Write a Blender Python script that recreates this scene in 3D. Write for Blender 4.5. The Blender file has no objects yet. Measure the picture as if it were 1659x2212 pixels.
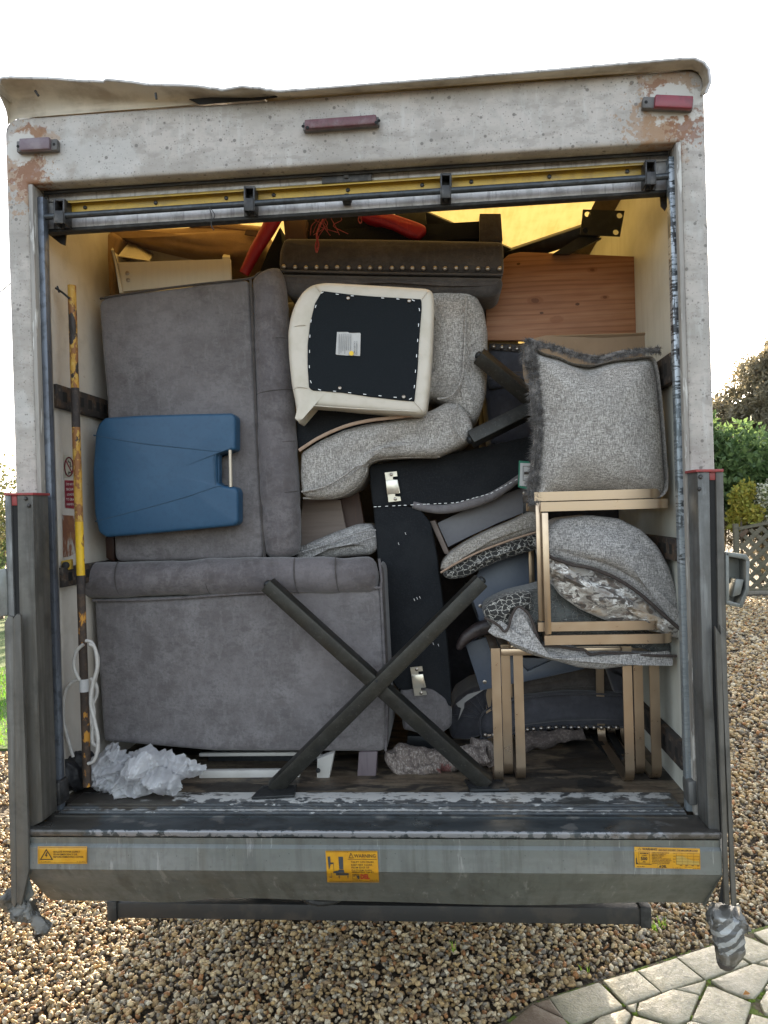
import bpy, bmesh, math, random
import numpy as np
from mathutils import Vector, Matrix, noise as mnoise
random.seed(7); RNG = np.random.default_rng(7)
sc = bpy.context.scene
COL = sc.collection
V = Vector
# ------------------------------------------------------------------ camera
CAM = V((0.27488, -2.29828, 1.90))
YAW, PIT, ROL = math.radians(4.5385), math.radians(-0.125), math.radians(-1.656)
FW = V((-math.sin(YAW)*math.cos(PIT), math.cos(YAW)*math.cos(PIT), math.sin(PIT)))
R0 = V((math.cos(YAW), math.sin(YAW), 0)); U0 = R0.cross(FW)
RT = R0*math.cos(ROL)+U0*math.sin(ROL); UP = -R0*math.sin(ROL)+U0*math.cos(ROL)
cd = bpy.data.cameras.new('camera'); co = bpy.data.objects.new('camera', cd); COL.objects.link(co)
m3 = Matrix((RT, UP, -FW)).transposed(); co.matrix_world = Matrix.Translation(CAM) @ m3.to_4x4()
cd.sensor_fit = 'VERTICAL'; cd.sensor_height = 24; cd.sensor_width = 18; cd.lens = 24*1660/2212
cd.clip_start = .05; cd.clip_end = 500; sc.camera = co
# ------------------------------------------------------------------ sky, sun, exposure
SUN_EL, SUN_AZ = math.radians(13), math.radians(3)      # azimuth measured from +Y towards +X
w = bpy.data.worlds.new('World'); sc.world = w; w.use_nodes = True
nt = w.node_tree; bg = nt.nodes['Background']
sky = nt.nodes.new('ShaderNodeTexSky'); sky.sky_type = 'NISHITA'; sky.sun_disc = False
sky.sun_elevation = SUN_EL; sky.sun_rotation = SUN_AZ; sky.dust_density = 3.0; sky.air_density = 1.0; sky.ozone_density = 1.0
hs = nt.nodes.new('ShaderNodeHueSaturation'); hs.inputs['Saturation'].default_value = .5; nt.links.new(sky.outputs[0], hs.inputs['Color']); nt.links.new(hs.outputs[0], bg.inputs[0]); bg.inputs[1].default_value = 0.15
sl = bpy.data.lights.new('sun', 'SUN'); sl.energy = 5.0; sl.angle = math.radians(.6); sl.color = (1, .82, .58)
so = bpy.data.objects.new('sun', sl); COL.objects.link(so)
sd = V((math.sin(SUN_AZ)*math.cos(SUN_EL), math.cos(SUN_AZ)*math.cos(SUN_EL), math.sin(SUN_EL)))
so.rotation_euler = sd.to_track_quat('Z', 'Y').to_euler(); so.location = (0, 3, 8)
sc.view_settings.view_transform = 'Standard'; sc.view_settings.look = 'None'
sc.view_settings.exposure = 2.35; sc.view_settings.gamma = 1; sc.view_settings.use_curve_mapping = False
sc.render.engine = 'CYCLES'

# ------------------------------------------------------------------ geometry helpers (a sight line of the survey camera meets a real plane)
def ray(px, py):
    return FW*1660 + RT*(px-829.5) - UP*(py-1106)
def at(px, py, Y):
    d = ray(px, py); return CAM + d*((Y-CAM.y)/d.y)
def onz(px, py, z):
    d = ray(px, py); return CAM + d*((z-CAM.z)/d.z)
def onx(px, py, X):
    d = ray(px, py); return CAM + d*((X-CAM.x)/d.x)
def A(pts, Y):
    return [at(p[0], p[1], p[2] if len(p) > 2 else Y) for p in pts]
def sc_at(Y): return (Y-CAM.y)/1660.0       # metres per pixel at a depth
FLOOR = 0.985
# ------------------------------------------------------------------ materials
def srgb(r, g, b):
    f = lambda c: (c/255)/12.92 if c/255 <= .04045 else ((c/255+.055)/1.055)**2.4
    return (f(r), f(g), f(b))
class NB:
    def __init__(s, name):
        s.m = bpy.data.materials.new(name); s.m.use_nodes = True; s.t = s.m.node_tree
        s.b = s.t.nodes['Principled BSDF']; s.out = s.t.nodes['Material Output']
        g = s.t.nodes.new('ShaderNodeNewGeometry'); s.pos = g.outputs['Position']
    def n(s, ty, ins=None, **kw):
        x = s.t.nodes.new(ty)
        for k, v in kw.items(): setattr(x, k, v)
        for k, v in (ins or {}).items():
            if isinstance(v, bpy.types.NodeSocket): s.t.links.new(v, x.inputs[k])
            else: x.inputs[k].default_value = v
        return x
    def vec(s, scale, rot=None, off=None):
        if not isinstance(scale, (tuple, list)): scale = (scale,)*3
        i = {'Vector': s.pos, 'Scale': scale}
        if rot: i['Rotation'] = rot
        if off: i['Location'] = off
        return s.n('ShaderNodeMapping', i).outputs[0]
    def tex(s, kind, scale, detail=4, rot=None, dist=0):
        v = s.vec(scale, rot)
        if kind == 'noise': return s.n('ShaderNodeTexNoise', {'Vector': v, 'Scale': 1.0, 'Detail': detail, 'Roughness': .6, 'Distortion': dist}).outputs['Fac']
        if kind == 'voro': return s.n('ShaderNodeTexVoronoi', {'Vector': v, 'Scale': 1.0, 'Randomness': 1.0}).outputs['Distance']
        if kind == 'crack':
            nz = s.n('ShaderNodeTexNoise', {'Vector': v, 'Scale': 1.5, 'Detail': 2.0}).outputs['Color']
            v2 = s.n('ShaderNodeMixRGB', {'Fac': .12 if not dist else dist, 'Color1': v, 'Color2': nz}, blend_type='ADD').outputs[0]
            return s.n('ShaderNodeTexVoronoi', {'Vector': v2, 'Scale': 1.0}, feature='DISTANCE_TO_EDGE').outputs['Distance']
        if kind == 'wave': return s.n('ShaderNodeTexWave', {'Vector': v, 'Scale': 1.0, 'Distortion': dist, 'Detail': detail, 'Detail Scale': 1.5}, wave_type='BANDS', bands_direction='Z').outputs['Fac']
        if kind == 'ring': return s.n('ShaderNodeTexWave', {'Vector': v, 'Scale': 1.0, 'Distortion': dist, 'Detail': detail}, wave_type='RINGS', rings_direction='SPHERICAL').outputs['Fac']
    def rng(s, f, lo, hi, a=0., b=1.):
        return s.n('ShaderNodeMapRange', {'Value': f, 'From Min': lo, 'From Max': hi, 'To Min': a, 'To Max': b}).outputs[0]
    def mul(s, a, b, op='MULTIPLY'):
        return s.n('ShaderNodeMath', {0: a, 1: b}, operation=op).outputs[0]
    def mix(s, f, a, b):
        i = {'Fac': f}
        i['Color1'] = a if isinstance(a, bpy.types.NodeSocket) else (*a, 1)
        i['Color2'] = b if isinstance(b, bpy.types.NodeSocket) else (*b, 1)
        return s.n('ShaderNodeMixRGB', i).outputs[0]
    def spot(s, c, r, ns=12., na=1.0):
        """1 inside a ragged blob round c (world), 0 outside; r may be three radii"""
        if not isinstance(r, (tuple, list)): r = (r, r, r)
        d = s.n('ShaderNodeVectorMath', {0: s.pos, 1: tuple(c)}, operation='SUBTRACT').outputs[0]
        d = s.n('ShaderNodeVectorMath', {0: d, 1: tuple(1/q for q in r)}, operation='MULTIPLY').outputs[0]
        l = s.n('ShaderNodeVectorMath', {0: d}, operation='LENGTH').outputs['Value']
        nz = s.tex('noise', ns, 6)
        k = s.mul(s.mul(nz, .5, 'SUBTRACT'), 2.2*na)
        return s.rng(s.mul(l, k, 'ADD'), 1.0, .8)
def surf(name, base, layers=(), rough=.6, metal=0., bumps=(), sheen=0., spec=.5, coat=0., trans=None, alpha=None, sss=None):
    """layers: (kind, scale, colour, lo, hi[, amount[, detail[, rot[, dist]]]]) or ('spot', centre, radius, colour[, amount[, nscale]])"""
    k_ = SCL.get(name, 1.); cs = lambda q: tuple(min(.85, v*k_) for v in q)
    base = cs(base); layers = [tuple(list(L[:3])+[cs(L[3])]+list(L[4:])) if L[0] == 'spot' else tuple(list(L[:2])+[cs(L[2])]+list(L[3:])) for L in layers]
    B = NB(name); c = (*base, 1); cur = tuple(base)
    for L in layers:
        if L[0] == 'spot':
            f = B.mul(B.spot(L[1], L[2], L[5] if len(L) > 5 else 12., L[6] if len(L) > 6 else 1.), L[4] if len(L) > 4 else 1.)
            cur = B.mix(f, cur, L[3])
        else:
            kind, scale, colr, lo, hi = L[:5]
            am = L[5] if len(L) > 5 else 1.; de = L[6] if len(L) > 6 else 4; ro = L[7] if len(L) > 7 else None; di = L[8] if len(L) > 8 else 0
            tx = B.tex(kind, scale, de, ro, di)
            if kind == 'noise' and hi-lo > .045: m_ = (lo+hi)/2; lo, hi = .5+(lo-.5)*.62, .5+(hi-.5)*.62
            f = B.rng(tx, lo, hi, 0, am)
            cur = B.mix(f, cur, colr)
    if isinstance(cur, tuple): B.b.inputs['Base Color'].default_value = (*cur, 1)
    else: B.t.links.new(cur, B.b.inputs['Base Color'])
    if isinstance(rough, tuple):      # (scale, lo, hi)
        B.t.links.new(B.rng(B.tex('noise', rough[0], 5), .3, .7, rough[1], rough[2]), B.b.inputs['Roughness'])
    else: B.b.inputs['Roughness'].default_value = rough
    B.b.inputs['Metallic'].default_value = metal; B.b.inputs['Specular IOR Level'].default_value = spec
    if sheen: B.b.inputs['Sheen Weight'].default_value = sheen; B.b.inputs['Sheen Roughness'].default_value = .5
    if coat: B.b.inputs['Coat Weight'].default_value = coat; B.b.inputs['Coat Roughness'].default_value = .15
    nrm = None
    for bp in bumps:                  # (kind, scale, strength, distance[, detail[, lo, hi]])
        h = B.tex(bp[0], bp[1], bp[4] if len(bp) > 4 else 4)
        if len(bp) > 6: h = B.rng(h, bp[5], bp[6])
        i = {'Height': h, 'Strength': bp[2], 'Distance': bp[3]}
        if nrm: i['Normal'] = nrm
        nrm = B.n('ShaderNodeBump', i).outputs[0]
    if nrm: B.t.links.new(nrm, B.b.inputs['Normal'])
    if trans:                          # thin translucent sheet: (colour, amount)
        tb = B.n('ShaderNodeBsdfTranslucent', {'Color': (*trans[0], 1)})
        if not isinstance(cur, tuple) and trans[1] >= .5:
            mm = B.n('ShaderNodeMixRGB', {'Fac': 1., 'Color1': cur, 'Color2': (*trans[0], 1)}, blend_type='MULTIPLY'); B.t.links.new(mm.outputs[0], tb.inputs[0])
        ms = B.n('ShaderNodeMixShader', {0: trans[1], 1: B.b.outputs[0], 2: tb.outputs[0]})
        B.t.links.new(ms.outputs[0], B.out.inputs[0])
    return B.m
MT = {}
SCL = {'red_plastic_cap': 0.65, 'grey_suede_roll': 1.08, 'grey_suede': 1.08, 'brushed_champagne_metal': 1.12, 'tan_suedette': 1.2, 'varnished_pine': 1.15, 'grimy_edge_angle': 1.5, 'brown_timber': 0.5, 'blue_grey_tweed': 1.3, 'brown_grey_tweed': 1.25, 'grey_tweed': 1.3, 'weathered_cream_paint': 0.84, 'dirty_underside_paint': 1.2, 'weathered_aluminium': 0.42, 'dusty_aluminium': 0.33, 'brushed_lift_housing': 0.56, 'blue_grey_sill': .6, 'dirty_shutter_slat': 1.1,
    'dirty_yellow_steel': .75, 'warning_yellow': 0.68, 'faded_red_lens': .75, 'faded_lilac_lens': .75, 'cream_leatherette': 0.9, 'blue_leatherette': 0.78, 'dark_suede': .75, 'black_lining_cloth': .8,
    'smooth_black_lining': .75, 'brushed_gunmetal': 0.62, 'pale_concrete_paver': 0.62, 'brown_worn_paver': .5, 'gravel_bed': .5, 'flaking_white_strip': 0.9, 'grubby_white_cord': 1.0, 'white_tape': .75,
    'torn_black_edge_strip': 1.1, 'dull_blue_guide': 1.1, 'white_paint': .75, 'grey_plastic': .6, 'stained_cream_liner': 1.0, 'grey_cream_liner': 1.0, 'weathered_green_grey_timber': 0.5, 'pale_kerb_stone': .5,
    'flaking_yellow_pole': 0.9, 'orange_rust_and_yellow_paint': .75, 'pale_metal_tube': .8, 'white_paper_label': .75, 'worn_white_print': .7, 'blue_grey_rod': .8, 'oily_steel_bracket': .7}
# ------------------------------------------------------------------ mesh helpers
def mesh_obj(name, verts, faces, mat, base=V((0, 0, 0)), smooth=35, fix=True):
    me = bpy.data.meshes.new(name)
    b = bmesh.new(); vs = [b.verts.new(V(v)-base) for v in verts]
    for f in faces:
        try: b.faces.new([vs[i] for i in f])
        except ValueError: pass
    if fix: bmesh.ops.recalc_face_normals(b, faces=b.faces)
    if smooth:
        th = math.radians(smooth)
        for f in b.faces: f.smooth = True
        for e in b.edges:
            if len(e.link_faces) == 2: e.smooth = e.calc_face_angle(0) < th
    b.to_mesh(me); b.free()
    if mat: me.materials.append(mat)
    o = bpy.data.objects.new(name, me); o.location = base; COL.objects.link(o)
    return o
def meta(o, label=None, cat=None, group=None, kind=None):
    if label: o['label'] = label
    if cat: o['category'] = cat
    if group: o['group'] = group
    if kind: o['kind'] = kind
    return o
class Thing:
    def __init__(s, name, loc, label, cat, group=None):
        s.loc = V(loc); s.o = bpy.data.objects.new(name, None); s.o.location = s.loc; s.o.empty_display_size = .1
        COL.objects.link(s.o); meta(s.o, label, cat, group)
    def part(s, name, vf, mat, parent=None, smooth=35, label=None, fix=True, kind=None):
        o = mesh_obj(name, vf[0], vf[1], mat, s.loc, smooth, fix); o.location = (0, 0, 0); o.parent = parent or s.o
        if label: o['label'] = label
        if kind: o['kind'] = kind
        return o
    def copies(s, name, src, locs, parent=None):
        r = []
        for l in locs:
            c = src.copy(); c.name = name; COL.objects.link(c); c.parent = parent or s.o; c.location = V(l)-s.loc; r.append(c)
        return r
def single(name, vf, mat, label=None, cat=None, group=None, kind=None, smooth=35, loc=None, fix=True):
    if loc is None:
        n = len(vf[0]); xs = [v[0] for v in vf[0]]; ys = [v[1] for v in vf[0]]; zs = [v[2] for v in vf[0]]
        loc = V(((min(xs)+max(xs))/2, (min(ys)+max(ys))/2, min(zs)))
    return meta(mesh_obj(name, vf[0], vf[1], mat, V(loc), smooth, fix), label, cat, group, kind)
def join(*vfs):
    v, f = [], []
    for a in vfs:
        o = len(v); v += list(a[0]); f += [tuple(i+o for i in q) for q in a[1]]
    return v, f
def bev(vf, wd, seg=2, ang=20):
    b = bmesh.new(); vs = [b.verts.new(V(v)) for v in vf[0]]
    for f in vf[1]:
        try: b.faces.new([vs[i] for i in f])
        except ValueError: pass
    bmesh.ops.recalc_face_normals(b, faces=b.faces)
    es = [e for e in b.edges if len(e.link_faces) == 2 and e.calc_face_angle(0) > math.radians(ang)]
    bmesh.ops.bevel(b, geom=es, offset=wd, segments=seg, profile=.5, affect='EDGES', clamp_overlap=True)
    b.verts.index_update()
    r = ([v.co.copy() for v in b.verts], [tuple(v.index for v in f.verts) for f in b.faces]); b.free(); return r
def box(x0, x1, y0, y1, z0, z1, bv=0, seg=2):
    v = [V((x, y, z)) for x in (x0, x1) for y in (y0, y1) for z in (z0, z1)]
    f = [(0, 1, 3, 2), (4, 6, 7, 5), (0, 4, 5, 1), (2, 3, 7, 6), (0, 2, 6, 4), (1, 5, 7, 3)]
    return bev((v, f), bv, seg) if bv else (v, f)
def prism(pts, dv, bv=0, seg=2):
    """polygon pts (3D) extruded by dv"""
    n = len(pts); dv = V(dv); v = [V(p) for p in pts]+[V(p)+dv for p in pts]
    f = [tuple(range(n)), tuple(range(2*n-1, n-1, -1))]+[(i, (i+1) % n, n+(i+1) % n, n+i) for i in range(n)]
    return bev((v, f), bv, seg) if bv else (v, f)
def bar(p0, p1, wd, th, up=(0, -1, 0), bv=.003):
    """rectangular bar from p0 to p1: th along 'up' (made perpendicular), wd across"""
    p0, p1 = V(p0), V(p1); t = (p1-p0).normalized(); u = V(up); u = (u-t*u.dot(t)).normalized(); s = t.cross(u)
    v = [p+s*(a*wd/2)+u*(b_*th/2) for p in (p0, p1) for a, b_ in ((-1, -1), (1, -1), (1, 1), (-1, 1))]
    f = [(0, 1, 2, 3), (7, 6, 5, 4)]+[(i, (i+1) % 4, 4+(i+1) % 4, 4+i) for i in range(4)]
    return bev((v, f), bv, 2) if bv else (v, f)
def cr(pts, n=8, closed=False):
    """Catmull-Rom resample"""
    P = [V(p) for p in pts]; out = []; m = len(P)
    rngi = range(m if closed else m-1)
    for i in rngi:
        g = lambda k: P[k % m] if closed else P[max(0, min(m-1, k))]
        a, b, c, d = g(i-1), g(i), g(i+1), g(i+2)
        for j in range(n):
            t = j/n; out.append(.5*((2*b)+(c-a)*t+(2*a-5*b+4*c-d)*t*t+(3*b-a-3*c+d)*t**3))
    if not closed: out.append(P[-1])
    return out
def tube(path, r, n=10, cap=True, sq=1.0, up=(0, 0, 1), jit=0.):
    """round tube; r number or function of 0..1; ends rounded off when cap"""
    path = [V(p) for p in path]; L = len(path); v = []; f = []
    rf = r if callable(r) else (lambda s: r)
    u = V(up)
    for i, p in enumerate(path):
        t = (path[min(i+1, L-1)]-path[max(i-1, 0)]).normalized()
        if abs(u.dot(t)) > .98: u = V((1, .3, .1))
        u = (u-t*u.dot(t)).normalized(); s = t.cross(u); rr = rf(i/(L-1))
        for k in range(n):
            a = 2*math.pi*k/n; q = p+(s*math.cos(a)*sq+u*math.sin(a))*rr
            if jit: q += mnoise.noise_vector(q*14)*jit
            v.append(q)
    for i in range(L-1):
        for k in range(n): f.append((i*n+k, i*n+(k+1) % n, (i+1)*n+(k+1) % n, (i+1)*n+k))
    if cap: f.append(tuple(range(n))[::-1]); f.append(tuple(range((L-1)*n, L*n)))
    return v, f
def sweep(path, wd, th, up):
    """flat bar swept along path; wd along 'up', th across"""
    path = [V(p) for p in path]; L = len(path); v = []; f = []; up = V(up).normalized()
    for i, p in enumerate(path):
        t = (path[min(i+1, L-1)]-path[max(i-1, 0)]).normalized(); s = t.cross(up).normalized()
        for a, b_ in ((-1, -1), (1, -1), (1, 1), (-1, 1)): v.append(p+up*(a*wd/2)+s*(b_*th/2))
    for i in range(L-1):
        for k in range(4): f.append((i*4+k, i*4+(k+1) % 4, (i+1)*4+(k+1) % 4, (i+1)*4+k))
    f += [(3, 2, 1, 0), tuple(range((L-1)*4, L*4))]
    return v, f
def resamp(pts, n, sm=0):
    P = [V(p) for p in pts]; m = len(P); seg = [(P[(i+1) % m]-P[i]).length for i in range(m)]; tot = sum(seg); out = []
    i = 0; acc = 0
    for k in range(n):
        d = tot*k/n
        while acc+seg[i] < d: acc += seg[i]; i += 1
        out.append(P[i].lerp(P[(i+1) % m], (d-acc)/max(seg[i], 1e-9)))
    for _ in range(sm): out = [out[i]*.5+(out[i-1]+out[(i+1) % n])*.25 for i in range(n)]
    return out
def fbm(p, oct=4):
    s = 0; a = 1
    for _ in range(oct): s += a*mnoise.noise(p); p = p*2.1; a *= .5
    return s
def pad(pts, depth, r=.02, dome=0., n=96, sm=1, rings=10, wr=0., ws=6., back=False, dv=(0, 1, 0), seg=5, cen=None, pinch=0., fold=None, seed=0):
    """cushion or panel: outline pts (3D, about facing -dv), rounded edge r, front doming, wrinkles wr, thickness depth"""
    O = resamp(pts, n, sm); dv = V(dv).normalized(); c = V(cen) if cen is not None else sum(O, V())/n
    # in-plane normals
    N = []
    for i in range(n):
        t = (O[(i+1) % n]-O[i-1]).normalized(); q = t.cross(dv).normalized()
        if q.dot(O[i]-c) < 0 and True: pass
        N.append(q)
    Q = list(O)
    for _ in range(140): Q = [Q[i]*.5+(Q[i-1]+Q[(i+1) % n])*.25 for i in range(n)]
    ml = sum((p-c).length for p in O)/max(1e-9, sum((p-c).length for p in Q)); Q = [c+(p-c)*ml for p in Q]
    qb = 1. if dome > .008 else 0.
    def inn(i, s): k = s**2.5 if qb else 1.; return c+((O[i]-N[i]*r-c)*k+(Q[i]-N[i]*r-c)*(1-k))*s
    ar = sum((O[i]-c).cross(O[(i+1) % n]-c).dot(dv) for i in range(n))
    if ar > 0: N = [-q for q in N] if False else N
    # orient outward by majority
    if sum(1 if N[i].dot(O[i]-c) > 0 else -1 for i in range(n)) < 0: N = [-q for q in N]
    v = []; f = []; ringsL = []
    def ring(fn):
        s = len(v)
        for i in range(n): v.append(fn(i))
        ringsL.append(s)
    sd_ = V((seed*3.1, seed*1.7, seed*.9))
    def wob(p): return fbm((p+sd_)*ws)*wr if wr else 0
    front_dir = -dv
    def fullring(sign, s0):
        # s0: list of scales inward from edge ring (excluded) to near centre
        pass
    if back:
        rr0 = r; inn0 = inn
        def inn(i, s): k = s**1.5; return c+((O[i]-N[i]*r*.3-c)*k+(Q[i]-N[i]*r*.3-c)*(1-k))*s
        bk = [math.sin(math.pi/2*(1-(k+1)/rings)) for k in range(rings-1)][::-1]
        for s in bk:
            h = (1-s**2.6)**.62 if s < 1 else 0
            ring(lambda i: inn(i, s)+dv*(depth*.5+(depth*.5+dome)*h))
        ring(lambda i: O[i]-N[i]*r*.25+dv*(depth*.5+depth*.25))
        ring(lambda i: O[i]+dv*depth*.5)
        ring(lambda i: O[i]-N[i]*r*.25+dv*(depth*.5-depth*.25))
        for s in bk[::-1]:
            h = (1-s**2.6)**.62
            def fn(i, s=s, h=h):
                p = inn(i, s)+dv*(depth*.5-(depth*.5+dome)*h)
                k = wob(p)*min(1, (1-s)*4+.15)
                if fold: k += fold(p, s)
                return p+front_dir*k
            ring(fn)
    else:
        ring(lambda i: O[i]+dv*depth)
        ring(lambda i: O[i]+dv*r)
        for k in range(1, seg+1):
            a = math.pi/2*k/seg
            ring(lambda i, a=a: O[i]-N[i]*r*(1-math.cos(a))+dv*(r*(1-math.sin(a)))+front_dir*wob(O[i])*math.sin(a)*.6)
        for k in range(1, rings):
            s = 1-k/rings; h = (1-s**2)
            def fn(i, s=s, h=h):
                p = inn(i, s)
                q = wob(p)+dome*h
                if fold: q += fold(p, s)
                return p+front_dir*q
            ring(fn)
    for a, b_ in zip(ringsL[:-1], ringsL[1:]):
        for i in range(n): f.append((a+i, a+(i+1) % n, b_+(i+1) % n, b_+i))
    s = len(v); l = ringsL[-1]; v.append(sum((v[l+i] for i in range(n)), V())/n)
    for i in range(n): f.append((l+i, l+(i+1) % n, s))
    s = len(v); l = ringsL[0]; v.append(sum((v[l+i] for i in range(n)), V())/n)
    for i in range(n): f.append((l+(i+1) % n, l+i, s))
    return v, f
def ico(sub=1):
    b = bmesh.new(); bmesh.ops.create_icosphere(b, subdivisions=sub, radius=1)
    b.verts.index_update()
    r = ([v.co.copy() for v in b.verts], [tuple(v.index for v in f.verts) for f in b.faces]); b.free(); return r
def disc(c, r, nrm, th=.004, n=16, dome=.3):
    c = V(c); nrm = V(nrm).normalized(); a = nrm.orthogonal().normalized(); b_ = nrm.cross(a); v = []; f = []
    for h, q in ((0, 1), (th*.6, 1), (th, .75)):
        for k in range(n):
            t = 2*math.pi*k/n; v.append(c+(a*math.cos(t)+b_*math.sin(t))*r*q+nrm*h)
    for j in range(2):
        for k in range(n): f.append((j*n+k, j*n+(k+1) % n, (j+1)*n+(k+1) % n, (j+1)*n+k))
    v.append(c+nrm*th*(1+dome)); s = len(v)-1
    for k in range(n): f.append((2*n+k, 2*n+(k+1) % n, s))
    f.append(tuple(range(n))[::-1]); return v, f
def stud_mesh(r, d=.5, n=10):
    v = []; f = []
    for j in range(4):
        a = math.pi/2*j/4
        for k in range(n):
            t = 2*math.pi*k/n; v.append(V((math.cos(t)*r*math.cos(a), -r*d*math.sin(a)*1.4, math.sin(t)*r*math.cos(a))))
    for j in range(3):
        for k in range(n): f.append((j*n+k, j*n+(k+1) % n, (j+1)*n+(k+1) % n, (j+1)*n+k))
    v.append(V((0, -r*d*1.4, 0)))
    for k in range(n): f.append((3*n+k, 3*n+(k+1) % n, len(v)-1))
    return v, f
_tc = {}
def text_px(s, x, y, size, mp, width=None, shear=0., rot=0., bold=0.):
    """lettering as geometry: font outline laid out in picture units and mapped by mp onto the surface it is printed on"""
    key = (s, bold)
    if key not in _tc:
        cu = bpy.data.curves.new('t', 'FONT'); cu.body = s; cu.size = 1; cu.resolution_u = 2; cu.offset = bold
        o = bpy.data.objects.new('t', cu); COL.objects.link(o); bpy.context.view_layer.update()
        dg = bpy.context.evaluated_depsgraph_get(); me = bpy.data.meshes.new_from_object(o.evaluated_get(dg))
        _tc[key] = ([v.co.copy() for v in me.vertices], [tuple(p.vertices) for p in me.polygons])
        bpy.data.objects.remove(o); bpy.data.curves.remove(cu); bpy.data.meshes.remove(me)
    vs, fs = _tc[key]
    w_ = max([v.x for v in vs]+[.01]); k = (width/w_) if width else size*1.35
    out = []
    for v in vs:
        X = v.x*k+v.y*size*1.35*shear; Yp = -v.y*size*1.35
        if rot: X, Yp = X*math.cos(rot)-Yp*math.sin(rot), X*math.sin(rot)+Yp*math.cos(rot)
        out.append(mp(x+X, y+Yp))
    return out, list(fs)
def poly_px(pts, mp): return [mp(*p) for p in pts], [tuple(range(len(pts)))]
def line_px(a, b, w_, mp):
    d = V((b[0]-a[0], b[1]-a[1])); n_ = V((-d.y, d.x)).normalized()*w_/2; d = d.normalized()*w_/2
    return poly_px([(a[0]-d.x+n_.x, a[1]-d.y+n_.y), (b[0]+d.x+n_.x, b[1]+d.y+n_.y), (b[0]+d.x-n_.x, b[1]+d.y-n_.y), (a[0]-d.x-n_.x, a[1]-d.y-n_.y)], mp)
def loop_px(pts, w_, mp): return join(*[line_px(pts[i], pts[(i+1) % len(pts)], w_, mp) for i in range(len(pts))])
def big_mesh(name, verts, tris, mat, cols=None, smooth=False, idx=3):
    """numpy verts (N,3), faces (M,idx)"""
    me = bpy.data.meshes.new(name); me.vertices.add(len(verts)); me.vertices.foreach_set('co', verts.astype(np.float32).ravel())
    me.loops.add(tris.size); me.loops.foreach_set('vertex_index', tris.astype(np.int32).ravel())
    me.polygons.add(len(tris)); me.polygons.foreach_set('loop_start', np.arange(0, tris.size, idx, dtype=np.int32))
    me.polygons.foreach_set('loop_total', np.full(len(tris), idx, dtype=np.int32))
    me.update(calc_edges=True); me.validate()
    if smooth: me.polygons.foreach_set('use_smooth', np.ones(len(me.polygons), dtype=bool))
    if cols is not None:
        ca = me.color_attributes.new('tint', 'FLOAT_COLOR', 'POINT'); c4 = np.ones((len(verts), 4), dtype=np.float32); c4[:, :3] = cols
        ca.data.foreach_set('color', c4.ravel())
    me.materials.append(mat); o = bpy.data.objects.new(name, me); COL.objects.link(o); return o
# ================================================================== MATERIALS
RUST = (.24, .085, .03); RUSTL = (.36, .19, .075); PEEL = (.62, .60, .56)
lampL, lampR = at(85, 320, 0), at(1440, 233, 0)
def spots_frame():
    L = [('spot', at(50, 370, 0), (.075, .1, .11), RUSTL, .6, 45., 2.2), ('spot', at(62, 375, 0), (.05, .1, .07), RUST, .7, 60., 2.2),
         ('spot', at(60, 291, 0), (.06, .1, .03), RUST, .8, 30., 1.2), ('spot', at(80, 300, 0), (.07, .1, .04), RUSTL, .5, 20., 1.2),
         ('spot', at(45, 318, 0), (.055, .1, .055), PEEL, .95, 30., 1.),
         ('spot', at(1440, 185, 0), (.08, .1, .06), RUSTL, .5, 45., 2.4), ('spot', at(1420, 265, 0), (.09, .1, .06), RUSTL, .55, 45., 2.4),
         ('spot', at(1435, 290, 0), (.07, .1, .09), RUSTL, .45, 14., 1.4),
         ('spot', at(1480, 262, 0), (.05, .1, .06), RUST, .7, 60., 2.2), ('spot', at(1425, 190, 0), (.05, .1, .03), RUST, .6, 30., 1.5),
         ('spot', at(1455, 222, 0), (.09, .1, .06), PEEL, .95, 34., 1.2)]
    return L
MT['frame'] = surf('weathered_cream_paint', (.545, .50, .46),
    [('noise', (2.2, 2, 9), (.36, .34, .31), .42, .75, .7, 5), ('noise', 30, (.40, .38, .35), .5, .72, .55, 5), ('noise', (45, 20, 6), (.62, .61, .58), .56, .75, .5, 4),
     ('noise', 4.5, (.38, .35, .315), .48, .60, .65, 8), ('noise', (12, 12, 30), (.33, .30, .27), .54, .66, .5, 7),
     ('noise', 3.2, (.63, .62, .60), .60, .66, .5, 9),
     ('voro', 24, (.15, .135, .12), .15, .10, .8), ('voro', 60, (.17, .155, .14), .20, .10, .7), ('voro', 110, (.22, .205, .19), .24, .12, .6), ('crack', (9, 9, 14), (.30, .28, .25), .012, .0, .18)]+spots_frame(),
    rough=(6, .45, .75), bumps=[('noise', 60, .15, .002), ('noise', 7, .2, .01)])
MT['under_lip'] = surf('dirty_underside_paint', (.44, .40, .33), [('noise', 6, (.24, .20, .15), .45, .7, .8, 6), ('noise', (3, 3, 20), (.58, .52, .42), .5, .7, .5)], rough=.7)
MT['alu'] = surf('weathered_aluminium', (.33, .33, .32),
    [('noise', (40, 40, 2.0), (.20, .20, .19), .42, .68, .8, 5), ('noise', (70, 70, 5), (.52, .53, .52), .58, .72, .55, 3), ('noise', 9, (.16, .155, .14), .5, .72, .7, 7), ('voro', 60, (.10, .10, .09), .1, .04, .6),
     ('noise', (8, 8, 1.5), (.50, .49, .46), .6, .68, .45, 8)],
    rough=(14, .35, .62), metal=.35, bumps=[('noise', (120, 120, 12), .12, .001), ('noise', 8, .12, .004)])
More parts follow.
